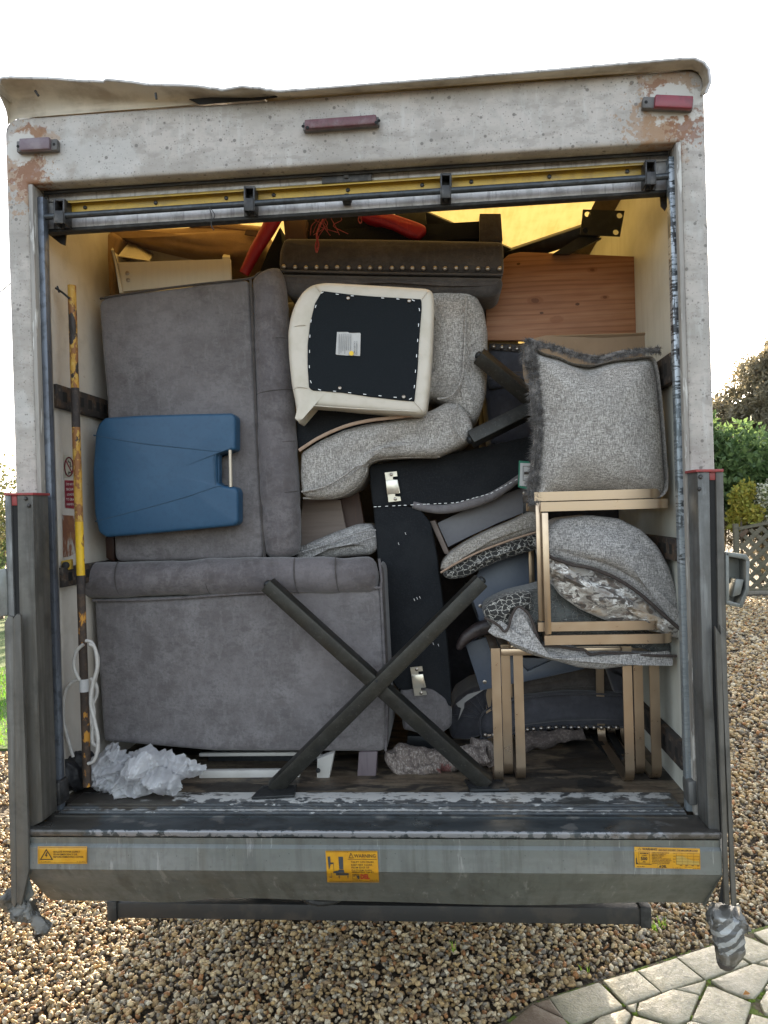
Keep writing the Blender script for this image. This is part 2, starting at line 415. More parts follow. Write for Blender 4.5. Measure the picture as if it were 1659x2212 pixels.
MT['alu_warm'] = surf('dusty_aluminium', (.34, .32, .28),
    [('noise', (30, 30, 1.6), (.20, .18, .15), .42, .68, .8, 5), ('noise', (50, 50, 4), (.50, .48, .44), .6, .75, .45, 3), ('noise', 9, (.15, .14, .12), .52, .72, .6, 7)],
    rough=(14, .4, .7), metal=.25, bumps=[('noise', 80, .1, .001)])
MT['housing'] = surf('brushed_lift_housing', (.29, .31, .29),
    [('noise', (1.4, 6, 9), (.42, .43, .42), .42, .7, .7, 5), ('noise', (26, 10, 2.5), (.20, .205, .195), .50, .72, .6, 6), ('noise', 55, (.25, .25, .24), .5, .8, .5),
     ('noise', (30, 8, 5), (.66, .66, .64), .70, .78, .5, 9), ('voro', 50, (.14, .14, .13), .12, .05, .7), ('noise', (90, 30, 7), (.62, .63, .60), .64, .68, .5, 6), ('noise', (24, 10, 1.6), (.15, .15, .13), .56, .70, .4, 7), ('noise', (6, 1, 1), (.22, .20, .16), .6, .75, .4, 7)],
    rough=(20, .38, .6), metal=.35, bumps=[('noise', (10, 10, 3), .12, .004), ('noise', 90, .12, .001)])
MT['sill'] = surf('blue_grey_sill', (.085, .10, .11),
    [('noise', (3, 14, 5), (.15, .165, .17), .45, .7, .8, 6), ('noise', 22, (.05, .055, .055), .5, .7, .6, 6), ('noise', (9, 9, 9), (.34, .33, .31), .66, .72, .55, 9),
     ('spot', (0, -.122, FLOOR), (1.3, .007, .02), (.42, .42, .44), .8, 40., 1.6), ('spot', at(130, 1765, -.05), (.16, .2, .1), (.11, .10, .085), .8, 9., 1.4), ('spot', at(1500, 1760, -.05), (.2, .2, .1), (.12, .10, .08), .7, 9., 1.4)],  # lip spot: specular highlight of the worn edge, painted in as pale colour
    rough=(9, .22, .5), metal=.35, bumps=[('noise', 60, .15, .001)])
wp0 = onz(430, 1722, FLOOR); wp1 = onz(1200, 1735, FLOOR)
ym = onz(800, 1720, FLOOR).y
MT['strip'] = surf('flaking_white_strip', (.075, .082, .088),
    [('noise', (3, 20, 10), (.13, .14, .145), .45, .7, .8, 6), ('noise', (40, 20, 20), (.035, .035, .034), .5, .7, .6, 6), ('noise', (18, 46, 30), (.50, .50, .48), .60, .64, .9, 8),
     ('spot', (-.05, ym, FLOOR), (1.25, .055, .1), (.62, .62, .59), 1., 26., 1.7), ('noise', (22, 60, 30), (.10, .10, .095), .60, .65, .8, 7),
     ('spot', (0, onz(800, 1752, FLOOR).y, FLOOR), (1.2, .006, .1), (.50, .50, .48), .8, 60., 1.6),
     ('spot', onz(240, 1728, FLOOR), (.30, .09, .1), (.06, .052, .042), 1., 14., 1.3), ('spot', onz(325, 1740, FLOOR), (.10, .035, .1), (.09, .08, .065), .9, 20., .6),
     ('spot', onz(1247, 1733, FLOOR), (.07, .04, .1), (.055, .055, .05), .9, 22., .5), ('spot', onz(1500, 1735, FLOOR), (.10, .09, .1), (.08, .065, .045), .9, 14., 1.)],
    rough=.5, bumps=[('noise', (18, 46, 30), .4, .002)])
MT['ply'] = surf('worn_plywood_floor', (.085, .063, .043),
    [('noise', (4, 22, 10), (.16, .125, .085), .45, .7, .8, 6), ('noise', (2.6, 7, 5), (.018, .015, .013), .50, .60, .9, 6, None, 1.0), ('wave', (3, 9, 9), (.22, .17, .11), .86, .97, .35, 6, None, 9.),
     ('noise', 60, (.03, .025, .02), .55, .75, .5), ('noise', (14, 60, 30), (.26, .21, .15), .68, .78, .5, 5),
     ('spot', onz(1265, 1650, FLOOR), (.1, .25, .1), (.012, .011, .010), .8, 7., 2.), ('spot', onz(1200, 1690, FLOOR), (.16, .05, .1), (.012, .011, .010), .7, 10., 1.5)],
    rough=(8, .4, .8), bumps=[('noise', (20, 80, 40), .35, .002)])
MT['wall_l'] = surf('stained_cream_liner', (.60, .56, .50),
    [('noise', (2, 2.2, 1), (.42, .36, .29), .45, .75, .7, 5), ('noise', 14, (.48, .44, .38), .5, .7, .5, 5), ('noise', (10, 10, 60), (.30, .17, .08), .72, .76, .6, 3), ('voro', 40, (.3, .24, .18), .08, .03, .4)],
    rough=.55, bumps=[('noise', 20, .1, .004)])
MT['wall_r'] = surf('grey_cream_liner', (.56, .56, .50),
    [('noise', (2, 2, 3), (.42, .42, .36), .45, .75, .7, 5), ('noise', (20, 20, 3), (.46, .45, .39), .5, .7, .5, 4), ('noise', (10, 30, 10), (.30, .27, .2), .68, .72, .4, 8)],
    rough=.5, bumps=[('noise', (40, 4, 40), .15, .003)])
MT['rooft'] = surf('translucent_yellow_roof', (.64, .53, .30),
    [('noise', (40, 5, 5), (.56, .44, .21), .4, .65, .8, 5), ('noise', 5, (.70, .60, .36), .45, .7, .6)], rough=.5, trans=((.82, .67, .36), .62), bumps=[('noise', (60, 5, 5), .2, .002)])
MT['edge'] = surf('grimy_edge_angle', (.20, .185, .165), [('noise', (20, 20, 3), (.10, .09, .08), .45, .7, .8, 5), ('noise', (40, 40, 6), (.42, .41, .38), .60, .68, .7, 6)], rough=.55)
MT['beam'] = surf('brown_beam', (.10, .065, .04), [('noise', 20, (.05, .035, .025), .45, .7, .8)], rough=.7)
MT['black'] = surf('black_rubber', (.018, .018, .018), [('noise', 40, (.05, .05, .048), .5, .75, .7)], rough=.6)
MT['seal'] = surf('torn_black_seal', (.02, .021, .023), [('noise', (60, 60, 9), (.36, .38, .40), .55, .60, .9, 4), ('noise', 20, (.10, .11, .12), .5, .7, .5)], rough=.5)
MT['seal_r'] = surf('torn_black_edge_strip', (.34, .37, .40), [('noise', (30, 20, 130), (.015, .015, .015), .52, .545, .95, 5), ('noise', (70, 20, 12), (.03, .03, .032), .57, .59, .9, 5), ('spot', (.97, .04, .90), (.4, .4, 1.0), (.24, .27, .29), .85, 20., .8), ('noise', (9, 9, 2), (.13, .16, .18), .5, .65, .6)], rough=.4, metal=.4)
MT['seal_l'] = surf('dull_blue_guide', (.075, .082, .10), [('noise', (20, 20, 2), (.14, .16, .19), .45, .7, .8), ('noise', 30, (.04, .045, .05), .5, .7, .6)], rough=.4, metal=.3)
MT['slat'] = surf('dirty_shutter_slat', (.44, .43, .43), [('noise', (20, 5, 6), (.28, .27, .265), .45, .7, .8, 6), ('noise', 40, (.56, .56, .57), .55, .75, .5), ('noise', (90, 5, 12), (.16, .15, .15), .62, .72, .5)], rough=.4, metal=.25, bumps=[('noise', 60, .1, .001)])
MT['yellow'] = surf('dirty_yellow_steel', (.62, .40, .045), [('noise', 25, (.42, .26, .04), .5, .75, .7, 6), ('voro', 90, (.08, .05, .03), .12, .06, .7), ('noise', (5, 5, 30), (.30, .22, .09), .6, .75, .5)], rough=.45)
MT['rod'] = surf('blue_grey_rod', (.055, .065, .075), [('noise', (12, 60, 60), (.12, .13, .14), .5, .72, .7), ('noise', 70, (.03, .03, .03), .5, .75, .6)], rough=.4, metal=.4)
MT['hook'] = surf('oily_steel_bracket', (.06, .058, .058), [('noise', 40, (.14, .13, .125), .5, .7, .7), ('noise', 15, (.02, .02, .02), .5, .7, .6)], rough=.45, metal=.4)
MT['lens'] = surf('faded_red_lens', (.16, .055, .065), [('noise', 25, (.22, .13, .14), .45, .7, .7), ('noise', 90, (.10, .04, .04), .5, .7, .5)], rough=.4)
MT['lens_grey'] = surf('faded_lilac_lens', (.19, .13, .155), [('noise', 25, (.28, .23, .25), .45, .7, .7)], rough=.4)
MT['lens_red'] = surf('red_reflector', (.22, .035, .05), [('noise', 30, (.13, .03, .04), .5, .7, .6)], rough=.35)
MT['lampbody'] = surf('grey_plastic', (.20, .19, .185), [('noise', 40, (.12, .115, .11), .5, .7, .7)], rough=.6)
MT['darkhole'] = surf('dark_hole', (.01, .01, .01), rough=.8)
MT['redcap'] = surf('red_plastic_cap', (.42, .06, .06), [('noise', 60, (.30, .08, .07), .5, .7, .6)], rough=.5)
MT['chassis'] = surf('black_chassis', (.03, .03, .03), [('noise', 12, (.06, .052, .045), .5, .7, .7)], rough=.6, metal=.2)
MT['tyre'] = surf('tyre', (.025, .025, .025), [('noise', 20, (.06, .055, .05), .5, .7, .5)], rough=.85)
MT['track'] = surf('rusty_lash_rail', (.035, .03, .028), [('noise', 20, (.10, .06, .035), .5, .7, .8, 6), ('noise', 45, (.16, .13, .10), .6, .75, .5)], rough=.65, metal=.2)
MT['rustplate'] = surf('rusted_patch', (.42, .40, .36), [('noise', (14, 14, 5), (.20, .07, .03), .46, .52, .95, 7), ('noise', 30, (.30, .14, .06), .5, .65, .6)], rough=.7)
STY = surf('warning_yellow', (.74, .37, .012), [('noise', 30, (.66, .30, .01), .45, .7, .7), ('noise', (20, 20, 6), (.78, .46, .06), .6, .72, .4)], rough=.45)
INK = surf('black_print', (.035, .022, .012), rough=.5); INKR = surf('red_print', (.42, .03, .02), rough=.5); INKW = surf('white_print', (.62, .55, .52), rough=.5)
INKG = surf('dark_grey_print', (.035, .042, .05), rough=.5); INKM = surf('maroon_print', (.24, .022, .035), [('noise', 40, (.34, .06, .07), .5, .7, .5)], rough=.5)
STG = surf('hatched_yellow_print', (.40, .26, .05), rough=.5); STW = surf('worn_white_print', (.66, .62, .50), rough=.5)
# ================================================================== VAN
VAN = Thing('box_van', (0, 0, 0), 'weathered cream box van with raised roller door, yellow warning stickers and crumpled roof edge', 'van')
ZT = 1.9+1.048; W2 = 1.06; XI = .989; ZR = 3.17; ZF = .84
topL, topM, topR = at(9, 256, 0), at(829, 197, 0), at(1523, 148, 0)
ztop = (topL.z+topM.z+topR.z)/3
# rear frame header (rounded upper corners) and posts
hd = [V((-W2, 0, ZT)), V((-W2, 0, ztop-.03)), V((-W2+.02, 0, ztop-.005)), V((-W2+.06, 0, ztop)), V((W2-.06, 0, ztop)), V((W2-.02, 0, ztop-.005)), V((W2, 0, ztop-.03)), V((W2, 0, ZT))]
def rounded_frame():
    # frame face with rounded outer & inner edges: profile swept as separate boxes
    return None
zb = FLOOR-.12
U_ring = [V((-W2, 0, zb))]+[V((-W2+.045-.045*math.cos(t), 0, ztop-.045+.045*math.sin(t))) for t in np.linspace(0, math.pi/2, 6)]+[V((W2-.045+.045*math.sin(t), 0, ztop-.045+.045*math.cos(t))) for t in np.linspace(0, math.pi/2, 6)]+[V((W2, 0, zb)), V((XI, 0, zb)), V((XI, 0, ZT)), V((-XI, 0, ZT)), V((-XI, 0, zb))]
VAN.part('rear_frame', prism(U_ring, (0, .07, 0), .012, 4), MT['frame'])
# grey-brown edge angle along inside of the posts and header
for s in (-1, 1):
    a, b_ = s*XI, s*(XI-.012)
    VAN.part('edge_angle', box(min(a, b_)-.001, max(a, b_)+.001, .004, .10, FLOOR, ZT-.001, .002), MT['edge'])
VAN.part('edge_angle', box(-XI, XI, .0705, .08, ZT-.002, ZT+.03, .001), MT['under_lip'])
VAN.part('brush_seal', box(-XI+.02, XI-.02, .058, .068, ZT-.010, ZT-.0005, .001), MT['black'])
# bodyside, roof, floor
LB = 4.0
for s in (-1, 1):
    m = MT['wall_l'] if s < 0 else MT['wall_r']
    VAN.part('side_wall', box(min(s*1.0, s*1.05), max(s*1.0, s*1.05), .071, LB, ZF, 3.2, 0), m, smooth=0)
    VAN.part('outer_skin', box(min(s*1.051, s*1.058), max(s*1.051, s*1.058), .071, LB, ZF, 3.2, 0), MT['frame'], smooth=0)
VAN.part('front_wall', box(-1.0, 1.0, LB-.03, LB, ZF, 3.2, 0), MT['wall_l'], smooth=0)
# roof sheet: one thin translucent skin
rv = [V((x, y, ZR+.012*math.sin((y)*3))) for y in np.linspace(.071, LB-.031, 14) for x in (-.999, -.5, 0, .5, .999)]
rf = [(j*5+i, j*5+i+1, (j+1)*5+i+1, (j+1)*5+i) for j in range(13) for i in range(4)]
VAN.part('roof_skin', (rv, rf), MT['rooft'], smooth=60)
for s in (-1, 1):
    VAN.part('roof_beam', prism([V((s*.999, .09, ZR-.075)), V((s*.93, .09, ZR-.018)), V((s*.999, .09, ZR-.018))], (0, LB-.15, 0)), MT['beam'], smooth=0)
VAN.part('roof_bow', box(-.99, .99, 1.62, 1.66, ZR-.055, ZR-.02, .003), MT['beam'])
VAN.part('load_floor', box(-1.0, 1.0, .10, LB-.031, ZF+.02, FLOOR, 0), MT['ply'], smooth=0)
# threshold: ribbed strip flaking white paint, then blue-grey sill of the tail lift
y0 = -.12
yA = onz(800, 1757, FLOOR).y; yB = onz(800, 1713, FLOOR).y
VAN.part('threshold_strip', join(box(-.955, .955, yA, yB, ZF+.03, FLOOR+.003, .002), box(-.955, .955, yA+.03, yA+.037, FLOOR+.002, FLOOR+.0065), box(-.955, .955, yA+.055, yA+.062, FLOOR+.002, FLOOR+.0065)), MT['strip'])
xl, xr = onz(42, 1793, FLOOR).x, onz(1560, 1800, FLOOR).x
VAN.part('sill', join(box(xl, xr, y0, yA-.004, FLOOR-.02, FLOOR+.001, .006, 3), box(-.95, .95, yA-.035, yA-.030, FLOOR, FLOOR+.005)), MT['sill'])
# lift housing: folded sheet
def zat(px, py, Y): return at(px, py, Y).z
z1 = FLOOR-.022; z2 = zat(800, 1831, y0); z3 = zat(800, 1882, y0); z4 = zat(800, 1952, .03)
PROF = [(y0+.004, z1), (y0+.007, z2+.004), (y0-.002, z2-.004), (y0-.004, z3), (.035, z4), (.05, z4)]
nx = 60; hv = []; hf = []
for i in range(nx+1):
    x = xl+.004+(xr-xl-.008)*i/nx
    for j, (yy, zz) in enumerate(PROF):
        b_ = .0
        if j >= 4: b_ = .012*math.exp(-((x+.62)/.12)**2)+.006*math.sin(x*5)-.004
        hv.append(V((x, yy+ (0.004*math.sin(x*9) if j == 4 else 0), zz-b_ if j < 5 else zz-b_)))
q = len(PROF)
for i in range(nx):
    for j in range(q-1): hf.append((i*q+j, i*q+j+1, (i+1)*q+j+1, (i+1)*q+j))
HOUS = VAN.part('lift_housing', join((hv, hf)), MT['housing'], smooth=12)
for x in (xl+.003, xr-.006):
    VAN.part('housing_end', prism([V((x, a, b_)) for a, b_ in PROF]+[V((x, .09, z4)), V((x, .09, z1))], (.003, 0, 0)), MT['housing'])
def prof_y(z):
    for (ya, za), (yb, zb) in zip(PROF[:-1], PROF[1:]):
        if za >= z >= zb: return ya+(yb-ya)*(za-z)/max(1e-6, za-zb)
    return PROF[0][0]
def housing_pt(off):
    def mp(px, py):
        Y = y0
        for _ in range(8): Y = prof_y(at(px, py, Y).z)-off
        return at(px, py, Y)
    return mp
# warning stickers
h1, h2, h3 = housing_pt(.0025), housing_pt(.0035), housing_pt(.0045)
def gridquad(x0, x1, y0_, y1, mp, n=8, skew=0, ph=0):
    v = []; f = []
    for j in range(n+1):
        for i in range(n+1):
            v.append(mp(x0+(x1-x0)*i/n+skew*j/n, y0_+(y1-y0_)*j/n+ph*i/n))
    for j in range(n):
        for i in range(n): f.append((j*(n+1)+i, j*(n+1)+i+1, (j+1)*(n+1)+i+1, (j+1)*(n+1)+i))
    return v, f
s1 = VAN.part('power_sticker', gridquad(81.5, 188, 1828.5, 1866, h1), STY, label='yellow sticker reading ISOLATE POWER SUPPLY')
VAN.part('print', join(loop_px([(84, 1831), (186, 1831), (186, 1864), (84, 1864)], .7, h2), loop_px([(100, 1835.5), (87.5, 1856.5), (113, 1856.5)], 2.0, h2),
    poly_px([(100, 1841), (97, 1849), (100, 1848.5), (98.5, 1854), (103, 1846.5), (100.3, 1847), (102.5, 1841.5)], h2),
    text_px('ISOLATE POWER SUPPLY', 115, 1842, 4, h2, 58, bold=.012), text_px('IN AN EMERGENCY OR', 115, 1847.5, 4, h2, 52, bold=.012), text_px('BEFORE REMOVING COVER', 115, 1853, 4, h2, 65, bold=.012),
    text_px('TEL. 01482 768511', 87, 1862.3, 2, h2, 23), text_px('Pt. No. 10771', 166, 1862.3, 2, h2, 17)), INK, parent=s1, smooth=0)
s2 = VAN.part('crush_sticker', gridquad(703, 815, 1838, 1906, h1, 16, 4), STY, label='yellow sticker reading WARNING TAILIFT CAN CRUSH')
fm = lambda x, y: h2(703.0+(x-130)*.0827+(y-150)*.004, 1838+(y-155)*.0827)
fm3 = lambda x, y: h3(703.0+(x-130)*.0827+(y-150)*.004, 1838+(y-155)*.0827)
VAN.part('print', join(loop_px([(152, 180), (1455, 180), (1480, 950), (200, 950)], 11, fm), line_px((702, 185), (742, 945), 12, fm), line_px((710, 375), (1455, 375), 12, fm),
    loop_px([(790, 215), (735, 338), (850, 338)], 13, fm), text_px('!', 775, 325, 75, fm), text_px('WARNING', 868, 332, 95, fm, 565, bold=.005),
    text_px('TAILIFT CAN CRUSH.', 780, 470, 50, fm, 605, bold=.01), text_px('KEEP FEET CLEAR', 780, 545, 50, fm, 555, bold=.01), text_px('FROM EDGE OF', 782, 615, 50, fm, 470, bold=.01),
    text_px('PLATFORM WHEN', 786, 682, 42, fm, 530, bold=.01), text_px('OPERATING TAILIFT.', 790, 733, 42, fm, 590, bold=.01), text_px('TEL. 01482 768511', 780, 932, 20, fm, 270), text_px('Pt. No. 71098', 1250, 932, 20, fm, 200),
    loop_px([(805, 770), (975, 770), (980, 890), (808, 890)], 8, fm)), INK, parent=s2, smooth=0)
VAN.part('picture', join(poly_px([(178, 305), (248, 305), (248, 460), (328, 460), (332, 665), (268, 745), (272, 852), (208, 852), (196, 620)], fm), poly_px([(458, 308), (580, 308), (574, 636), (470, 636)], fm),
    poly_px([(465, 645), (585, 645), (598, 728), (305, 738), (310, 695), (440, 670)], fm3), poly_px([(370, 738), (708, 738), (710, 796), (376, 796)], fm),
    poly_px([(457, 800), (437, 842), (478, 842)], fm), line_px((457, 835), (457, 872), 12, fm), poly_px([(685, 800), (664, 842), (706, 842)], fm), line_px((685, 835), (685, 872), 12, fm),
    poly_px([(925, 800), (970, 800), (974, 885), (950, 885), (915, 840)], fm), tuple(join(*[line_px((880+48*math.cos(a), 812+24*math.sin(a)), (880+48*math.cos(a+.7), 812+24*math.sin(a+.7)), 14, fm) for a in (2.2, 2.9, 3.6, 4.3, 5.0)]))), INKG, parent=s2, smooth=0)
VAN.part('red_print', text_px('DEL', 1010, 885, 120, fm, 238, bold=.05), INKR, parent=s2, smooth=0)
s3 = VAN.part('load_sticker', gridquad(1370.2, 1512, 1829, 1874, h1, 8, 1, 4), STY, label='yellow sticker reading WARNING DO NOT EXCEED THE MAXIMUM LOAD')
km = lambda x, y: h2(1370.2+(x-175)*.1107, 1828.5+(y-145)*.1087+(x-175)*.0028)
km3 = lambda x, y: h3(1370.2+(x-175)*.1107, 1828.5+(y-145)*.1087+(x-175)*.0028)
VAN.part('print', join(loop_px([(275, 168), (250, 212), (302, 212)], 6, km), text_px('WARNING', 332, 212, 45, km, 285, bold=.03), text_px('DO NOT EXCEED THE MAXIMUM LOAD', 648, 212, 30, km, 765, shear=.25, bold=.015), line_px((650, 218), (1410, 222), 4, km),
    loop_px([(260, 247), (470, 247), (480, 468), (268, 468)], 5, km), text_px('MAXIMUM', 285, 290, 28, km, 165, bold=.03), text_px('LOAD', 322, 332, 28, km, 95, bold=.03), text_px('500', 300, 412, 65, km, 130, bold=.04), text_px('KG', 342, 455, 28, km, 50, bold=.03),
    poly_px([(196, 222), (208, 222), (222, 340), (230, 460), (248, 470), (248, 495), (208, 495)], km), poly_px([(208, 485), (480, 485), (545, 500), (208, 496)], km), text_px('600 mm MAX', 228, 550, 20, km, 150, bold=.02),
    *[text_px(t, 515, 268+k*30, 20, km, wd, shear=.2, bold=.02) for k, (t, wd) in enumerate([('OVERLOADING MAY CAUSE', 340), ('FAILURE OR SERIOUS', 270), ('PERSONAL INJURY.', 240), ('NOMINAL LOAD:-', 200), ('DEPENDANT ON DISTANCE OF', 375), ('CENTRE OF GRAVITY OF LOAD', 385), ('FROM THE PLATFORM EDGE', 350), ('ADJACENT TO THE VEHICLE', 345)])],
    text_px('DEL', 710, 553, 55, km, 98, bold=.04), loop_px([(630, 492), (695, 492), (695, 553), (632, 553)], 4, km), poly_px([(665, 520), (692, 510), (692, 550), (668, 550)], km),
    *[line_px((992+k*113, 255), (997+k*113, 478), 3.5, km3) for k in range(5)], *[line_px((992, 255+k*56), (1446, 258+k*56), 3.5, km3) for k in range(5)],
    *[text_px(t, 930, 272+k*57, 20, km, 48) for k, t in enumerate(['LOAD', '500', '400', '200'])], *[text_px(t, 1062+k*113, 508, 22, km, 48, bold=.02) for k, t in enumerate(['500', '600', '700', '800'])],
    text_px('DISTANCE mm', 1160, 538, 16, km, 150), text_px('TEL. 01482 768511', 920, 560, 18, km, 195), text_px('Pt. No. 72772', 1318, 562, 18, km, 140)), INK, parent=s3, smooth=0)
VAN.part('graph_shade', poly_px([(996, 312), (1115, 312), (1215, 365), (1330, 400), (1448, 410), (1448, 478), (998, 478)], km), STG, parent=s3, smooth=0)
# roof lip: folded strip, crumpled and bent up on the left
up_px = [(-6, 200, -.09), (0, 173, -.085), (22, 168, -.085), (120, 172, -.08), (225, 178, -.075), (232, 174, -.085), (345, 186, -.07), (430, 188, -.065), (480, 195, -.06), (525, 188, -.075), (560, 191, -.065), (592, 198, -.055), (640, 196, -.05), (720, 190, -.05), (829, 181, -.05), (990, 169, -.05), (1154, 156, -.05), (1330, 141, -.05), (1470, 129, -.05), (1499, 128, -.05), (1520, 137, -.05), (1531, 152, -.05), (1534, 178, -.05), (1521, 212, -.04)]
lo_px = [(12, 300, -.001), (16, 270, -.001), (38, 256, -.001), (120, 249, -.001), (225, 241, -.001), (232, 240, -.001), (345, 232, -.001), (430, 225, -.001), (480, 222, -.001), (525, 219, -.001), (560, 216, -.001), (592, 212, -.001), (640, 209, -.001), (720, 203, -.001), (829, 195.5, -.001), (990, 184, -.001), (1154, 172, -.001), (1330, 160, -.001), (1470, 151, -.001), (1494, 150, -.001), (1508, 156, -.001), (1516, 170, -.001), (1519, 188, -.001), (1519, 214, -.001)]
U_ = []; L_ = []
for (a, b_) in zip(zip(up_px[:-1], up_px[1:]), zip(lo_px[:-1], lo_px[1:])):
    for k in range(4):
        t = k/4; U_.append(tuple(a[0][i]*(1-t)+a[1][i]*t for i in range(3))); L_.append(tuple(b_[0][i]*(1-t)+b_[1][i]*t for i in range(3)))
lv = []; lf = []; ns = 6
for i, (u, l) in enumerate(zip(U_, L_)):
    pu, pl = at(*u), at(*l); jit = (random.random()-.5)*.004 if u[0] < 620 else (random.random()-.5)*.001
    for j in range(ns+1):
        t = j/ns; p = pl.lerp(pu, t); bow = math.sin(math.pi*t)
        p = p+V((0, .03*bow, .012*bow)) if u[0] < 620 else p+V((0, .012*bow, .004*bow))
        if u[0] < 620: p += V((0, 1, .4))*mnoise.noise(p*16)*.012*t
        if j == ns: p += V((0, 0, jit))
        lv.append(p)
    back = pu+V((0, .30, .03)); lv.append(pu+V((0, .004, .004+jit))); lv.append(V((back.x*.985, .35, max(ZR+.04, pu.z-.02 if pu.z < ZR+.1 else ZR+.05))))
q = ns+3
for i in range(len(U_)-1):
    for j in range(q-1): lf.append((i*q+j, (i+1)*q+j, (i+1)*q+j+1, i*q+j+1))
VAN.part('roof_lip', (lv, lf), MT['under_lip'], smooth=40, fix=True)
# pale rim along the lip edge
VAN.part('lip_edge', tube([at(*u)+V((0, -.002, .001+(random.random()-.5)*(.004 if u[0] < 620 else .0005))) for u in U_], .0045, 6), MT['slat'])
# crack torn open under the lip
VAN.part('torn_gap', prism(A([(408, 214), (455, 210), (540, 211), (600, 206), (598, 209), (560, 215), (500, 219), (430, 225)], -.014), (0, .004, 0)), MT['darkhole'])
for p_, q_ in (((76, 196), (83, 207)), ((336, 201), (338, 214))):
    VAN.part('dangling_rivet', tube([at(*p_, -.055), at(*q_, -.055)], .004, 6), MT['hook'])
# marker lamps
def lamp(px0, py0, px1, py1, hpx, lensm, lens_rng, holes, Y=-.001):
    a, b_ = at(px0, py0, Y), at(px1, py1, Y); t = (b_-a).normalized(); u = V((0, -1, 0)); h = hpx*sc_at(0)
    L = (b_-a).length; c0 = a+V((0, -.010, 0)); c1 = b_+V((0, -.010, 0))
    o = VAN.part('marker_lamp', bar(c0, c1, h*.92, .02, u, .003), MT['lampbody'])
    p0, p1 = a+t*L*lens_rng[0], a+t*L*lens_rng[1]
    VAN.part('lens', bar(p0+V((0, -.024, 0)), p1+V((0, -.024, 0)), h, .018, u, .004), lensm, parent=o)
    for hh in holes:
        c = a+t*L*hh+V((0, -.0205, 0)); VAN.part('screw_hole', disc(c, .0045, (0, -1, 0), .001, 10), MT['darkhole'], parent=o)
    return o
lamp(43, 323, 130, 318, 27, MT['lens_grey'], (.12, .86), (.04, .93))
lamp(657, 280, 820, 268, 20, MT['lens'], (.03, .97), (.0, 1.0))
VAN_R = lamp(1385, 228, 1493, 233, 26, MT['lens_red'], (.22, .97), (.06,))
for hh, yy in ((664, 276), (813, 265)): VAN.part('screw', disc(at(hh, yy, -.035), .0055, (0, -1, 0), .002, 10), MT['darkhole'])
# roller shutter: two slats, rubber foot, yellow rail, rod, brackets
Ys = .085
def slope(x, yl, yr): return yl+(yr-yl)*(x-100)/(1440-100)
def strip_px(x0, x1, yl0, yr0, yl1, yr1, Y, th, bv=.003):
    return prism([at(x0, slope(x0, yl0, yr0), Y), at(x1, slope(x1, yl0, yr0), Y), at(x1, slope(x1, yl1, yr1), Y), at(x0, slope(x0, yl1, yr1), Y)], (0, th, 0), bv)
VAN.part('door_slat', strip_px(97, 1446, 400, 312, 437, 348, Ys, .03), MT['slat'])
VAN.part('door_slat', strip_px(97, 1446, 438.2, 349.2, 496, 411, Ys, .03), MT['slat'])
VAN.part('door_foot_seal', strip_px(99, 1443, 494, 409, 502, 416, Ys-.004, .036), MT['black'])
VAN.part('door_edge', strip_px(96, 103, 405, 317, 498, 412, Ys-.01, .006, 0), MT['alu'])
for a, b_ in ((146, 527), (551, 952), (976, 1397)):
    y_a = slope(a, 438, 349); y_b = slope(b_, 438, 349)
    r_ = VAN.part('yellow_rail', join(prism([at(a, y_a, Ys-.006), at(b_, y_b, Ys-.006), at(b_, y_b+25, Ys-.006), at(a, y_a+25, Ys-.006)], (0, .004, 0)),
        prism([at(a, y_a-1.5, Ys-.006), at(b_, y_b-1.5, Ys-.006), at(b_, y_b+1.5, Ys-.028), at(a, y_a+1.5, Ys-.028)], (0, 0, -.003))), MT['yellow'], smooth=0)
    for k in (.1, .5, .9):
        xx = a+(b_-a)*k; VAN.part('screw', disc(at(xx, slope(xx, 454, 365), Ys-.007), .0065, (0, -1, 0), .004, 10), MT['hook'], parent=r_)
rodp = [at(80+(1461-80)*k/20, 470+(380-470)*k/20+(-3.5*math.sin(math.pi*k/20) if 0 else 0), Ys-.045) for k in range(21)]
VAN.part('locking_rod', tube(rodp, .0095, 12), MT['rod'])
for x in (127, 538, 963, 1406):
    yy = slope(x, 470, 382)
    def bx2(xa, xb, ya, yb, Y, th): return prism([at(x+xa, yy+ya, Y), at(x+xb, yy+ya, Y), at(x+xb, yy+yb, Y), at(x+xa, yy+yb, Y)], (0, th, 0), .002)
    o = VAN.part('rod_bracket', join(bx2(-11, 11, -38, 26, Ys-.012, .008), bx2(-9, 9, -14, 14, Ys-.060, .004), bx2(-12, 12, -40, -34, Ys-.05, .045), bx2(-12, -8, -38, 14, Ys-.056, .05), bx2(8, 12, -38, 14, Ys-.056, .05)), MT['hook'])
    VAN.part('screw', disc(at(x, yy+19, Ys-.013), .005, (0, -1, 0), .004, 8), MT['alu'], parent=o)
lp = VAN.part('lock_plate', strip_px(695, 803, 409, 322, 436, 349, Ys-.02, .018), MT['hook'])
VAN.part('keyhole', join(disc(at(748, 380, Ys-.0225), .009, (0, -1, 0), .003, 14)), MT['hook'], parent=lp)
VAN.part('catch', join(disc(at(750, 432, Ys-.02), .016, (0, -1, 0), .02, 14), box(at(750, 432, Ys).x-.012, at(750, 432, Ys).x+.012, Ys-.02, Ys, at(750, 445, Ys).z, at(750, 428, Ys).z, .002)), MT['hook'])
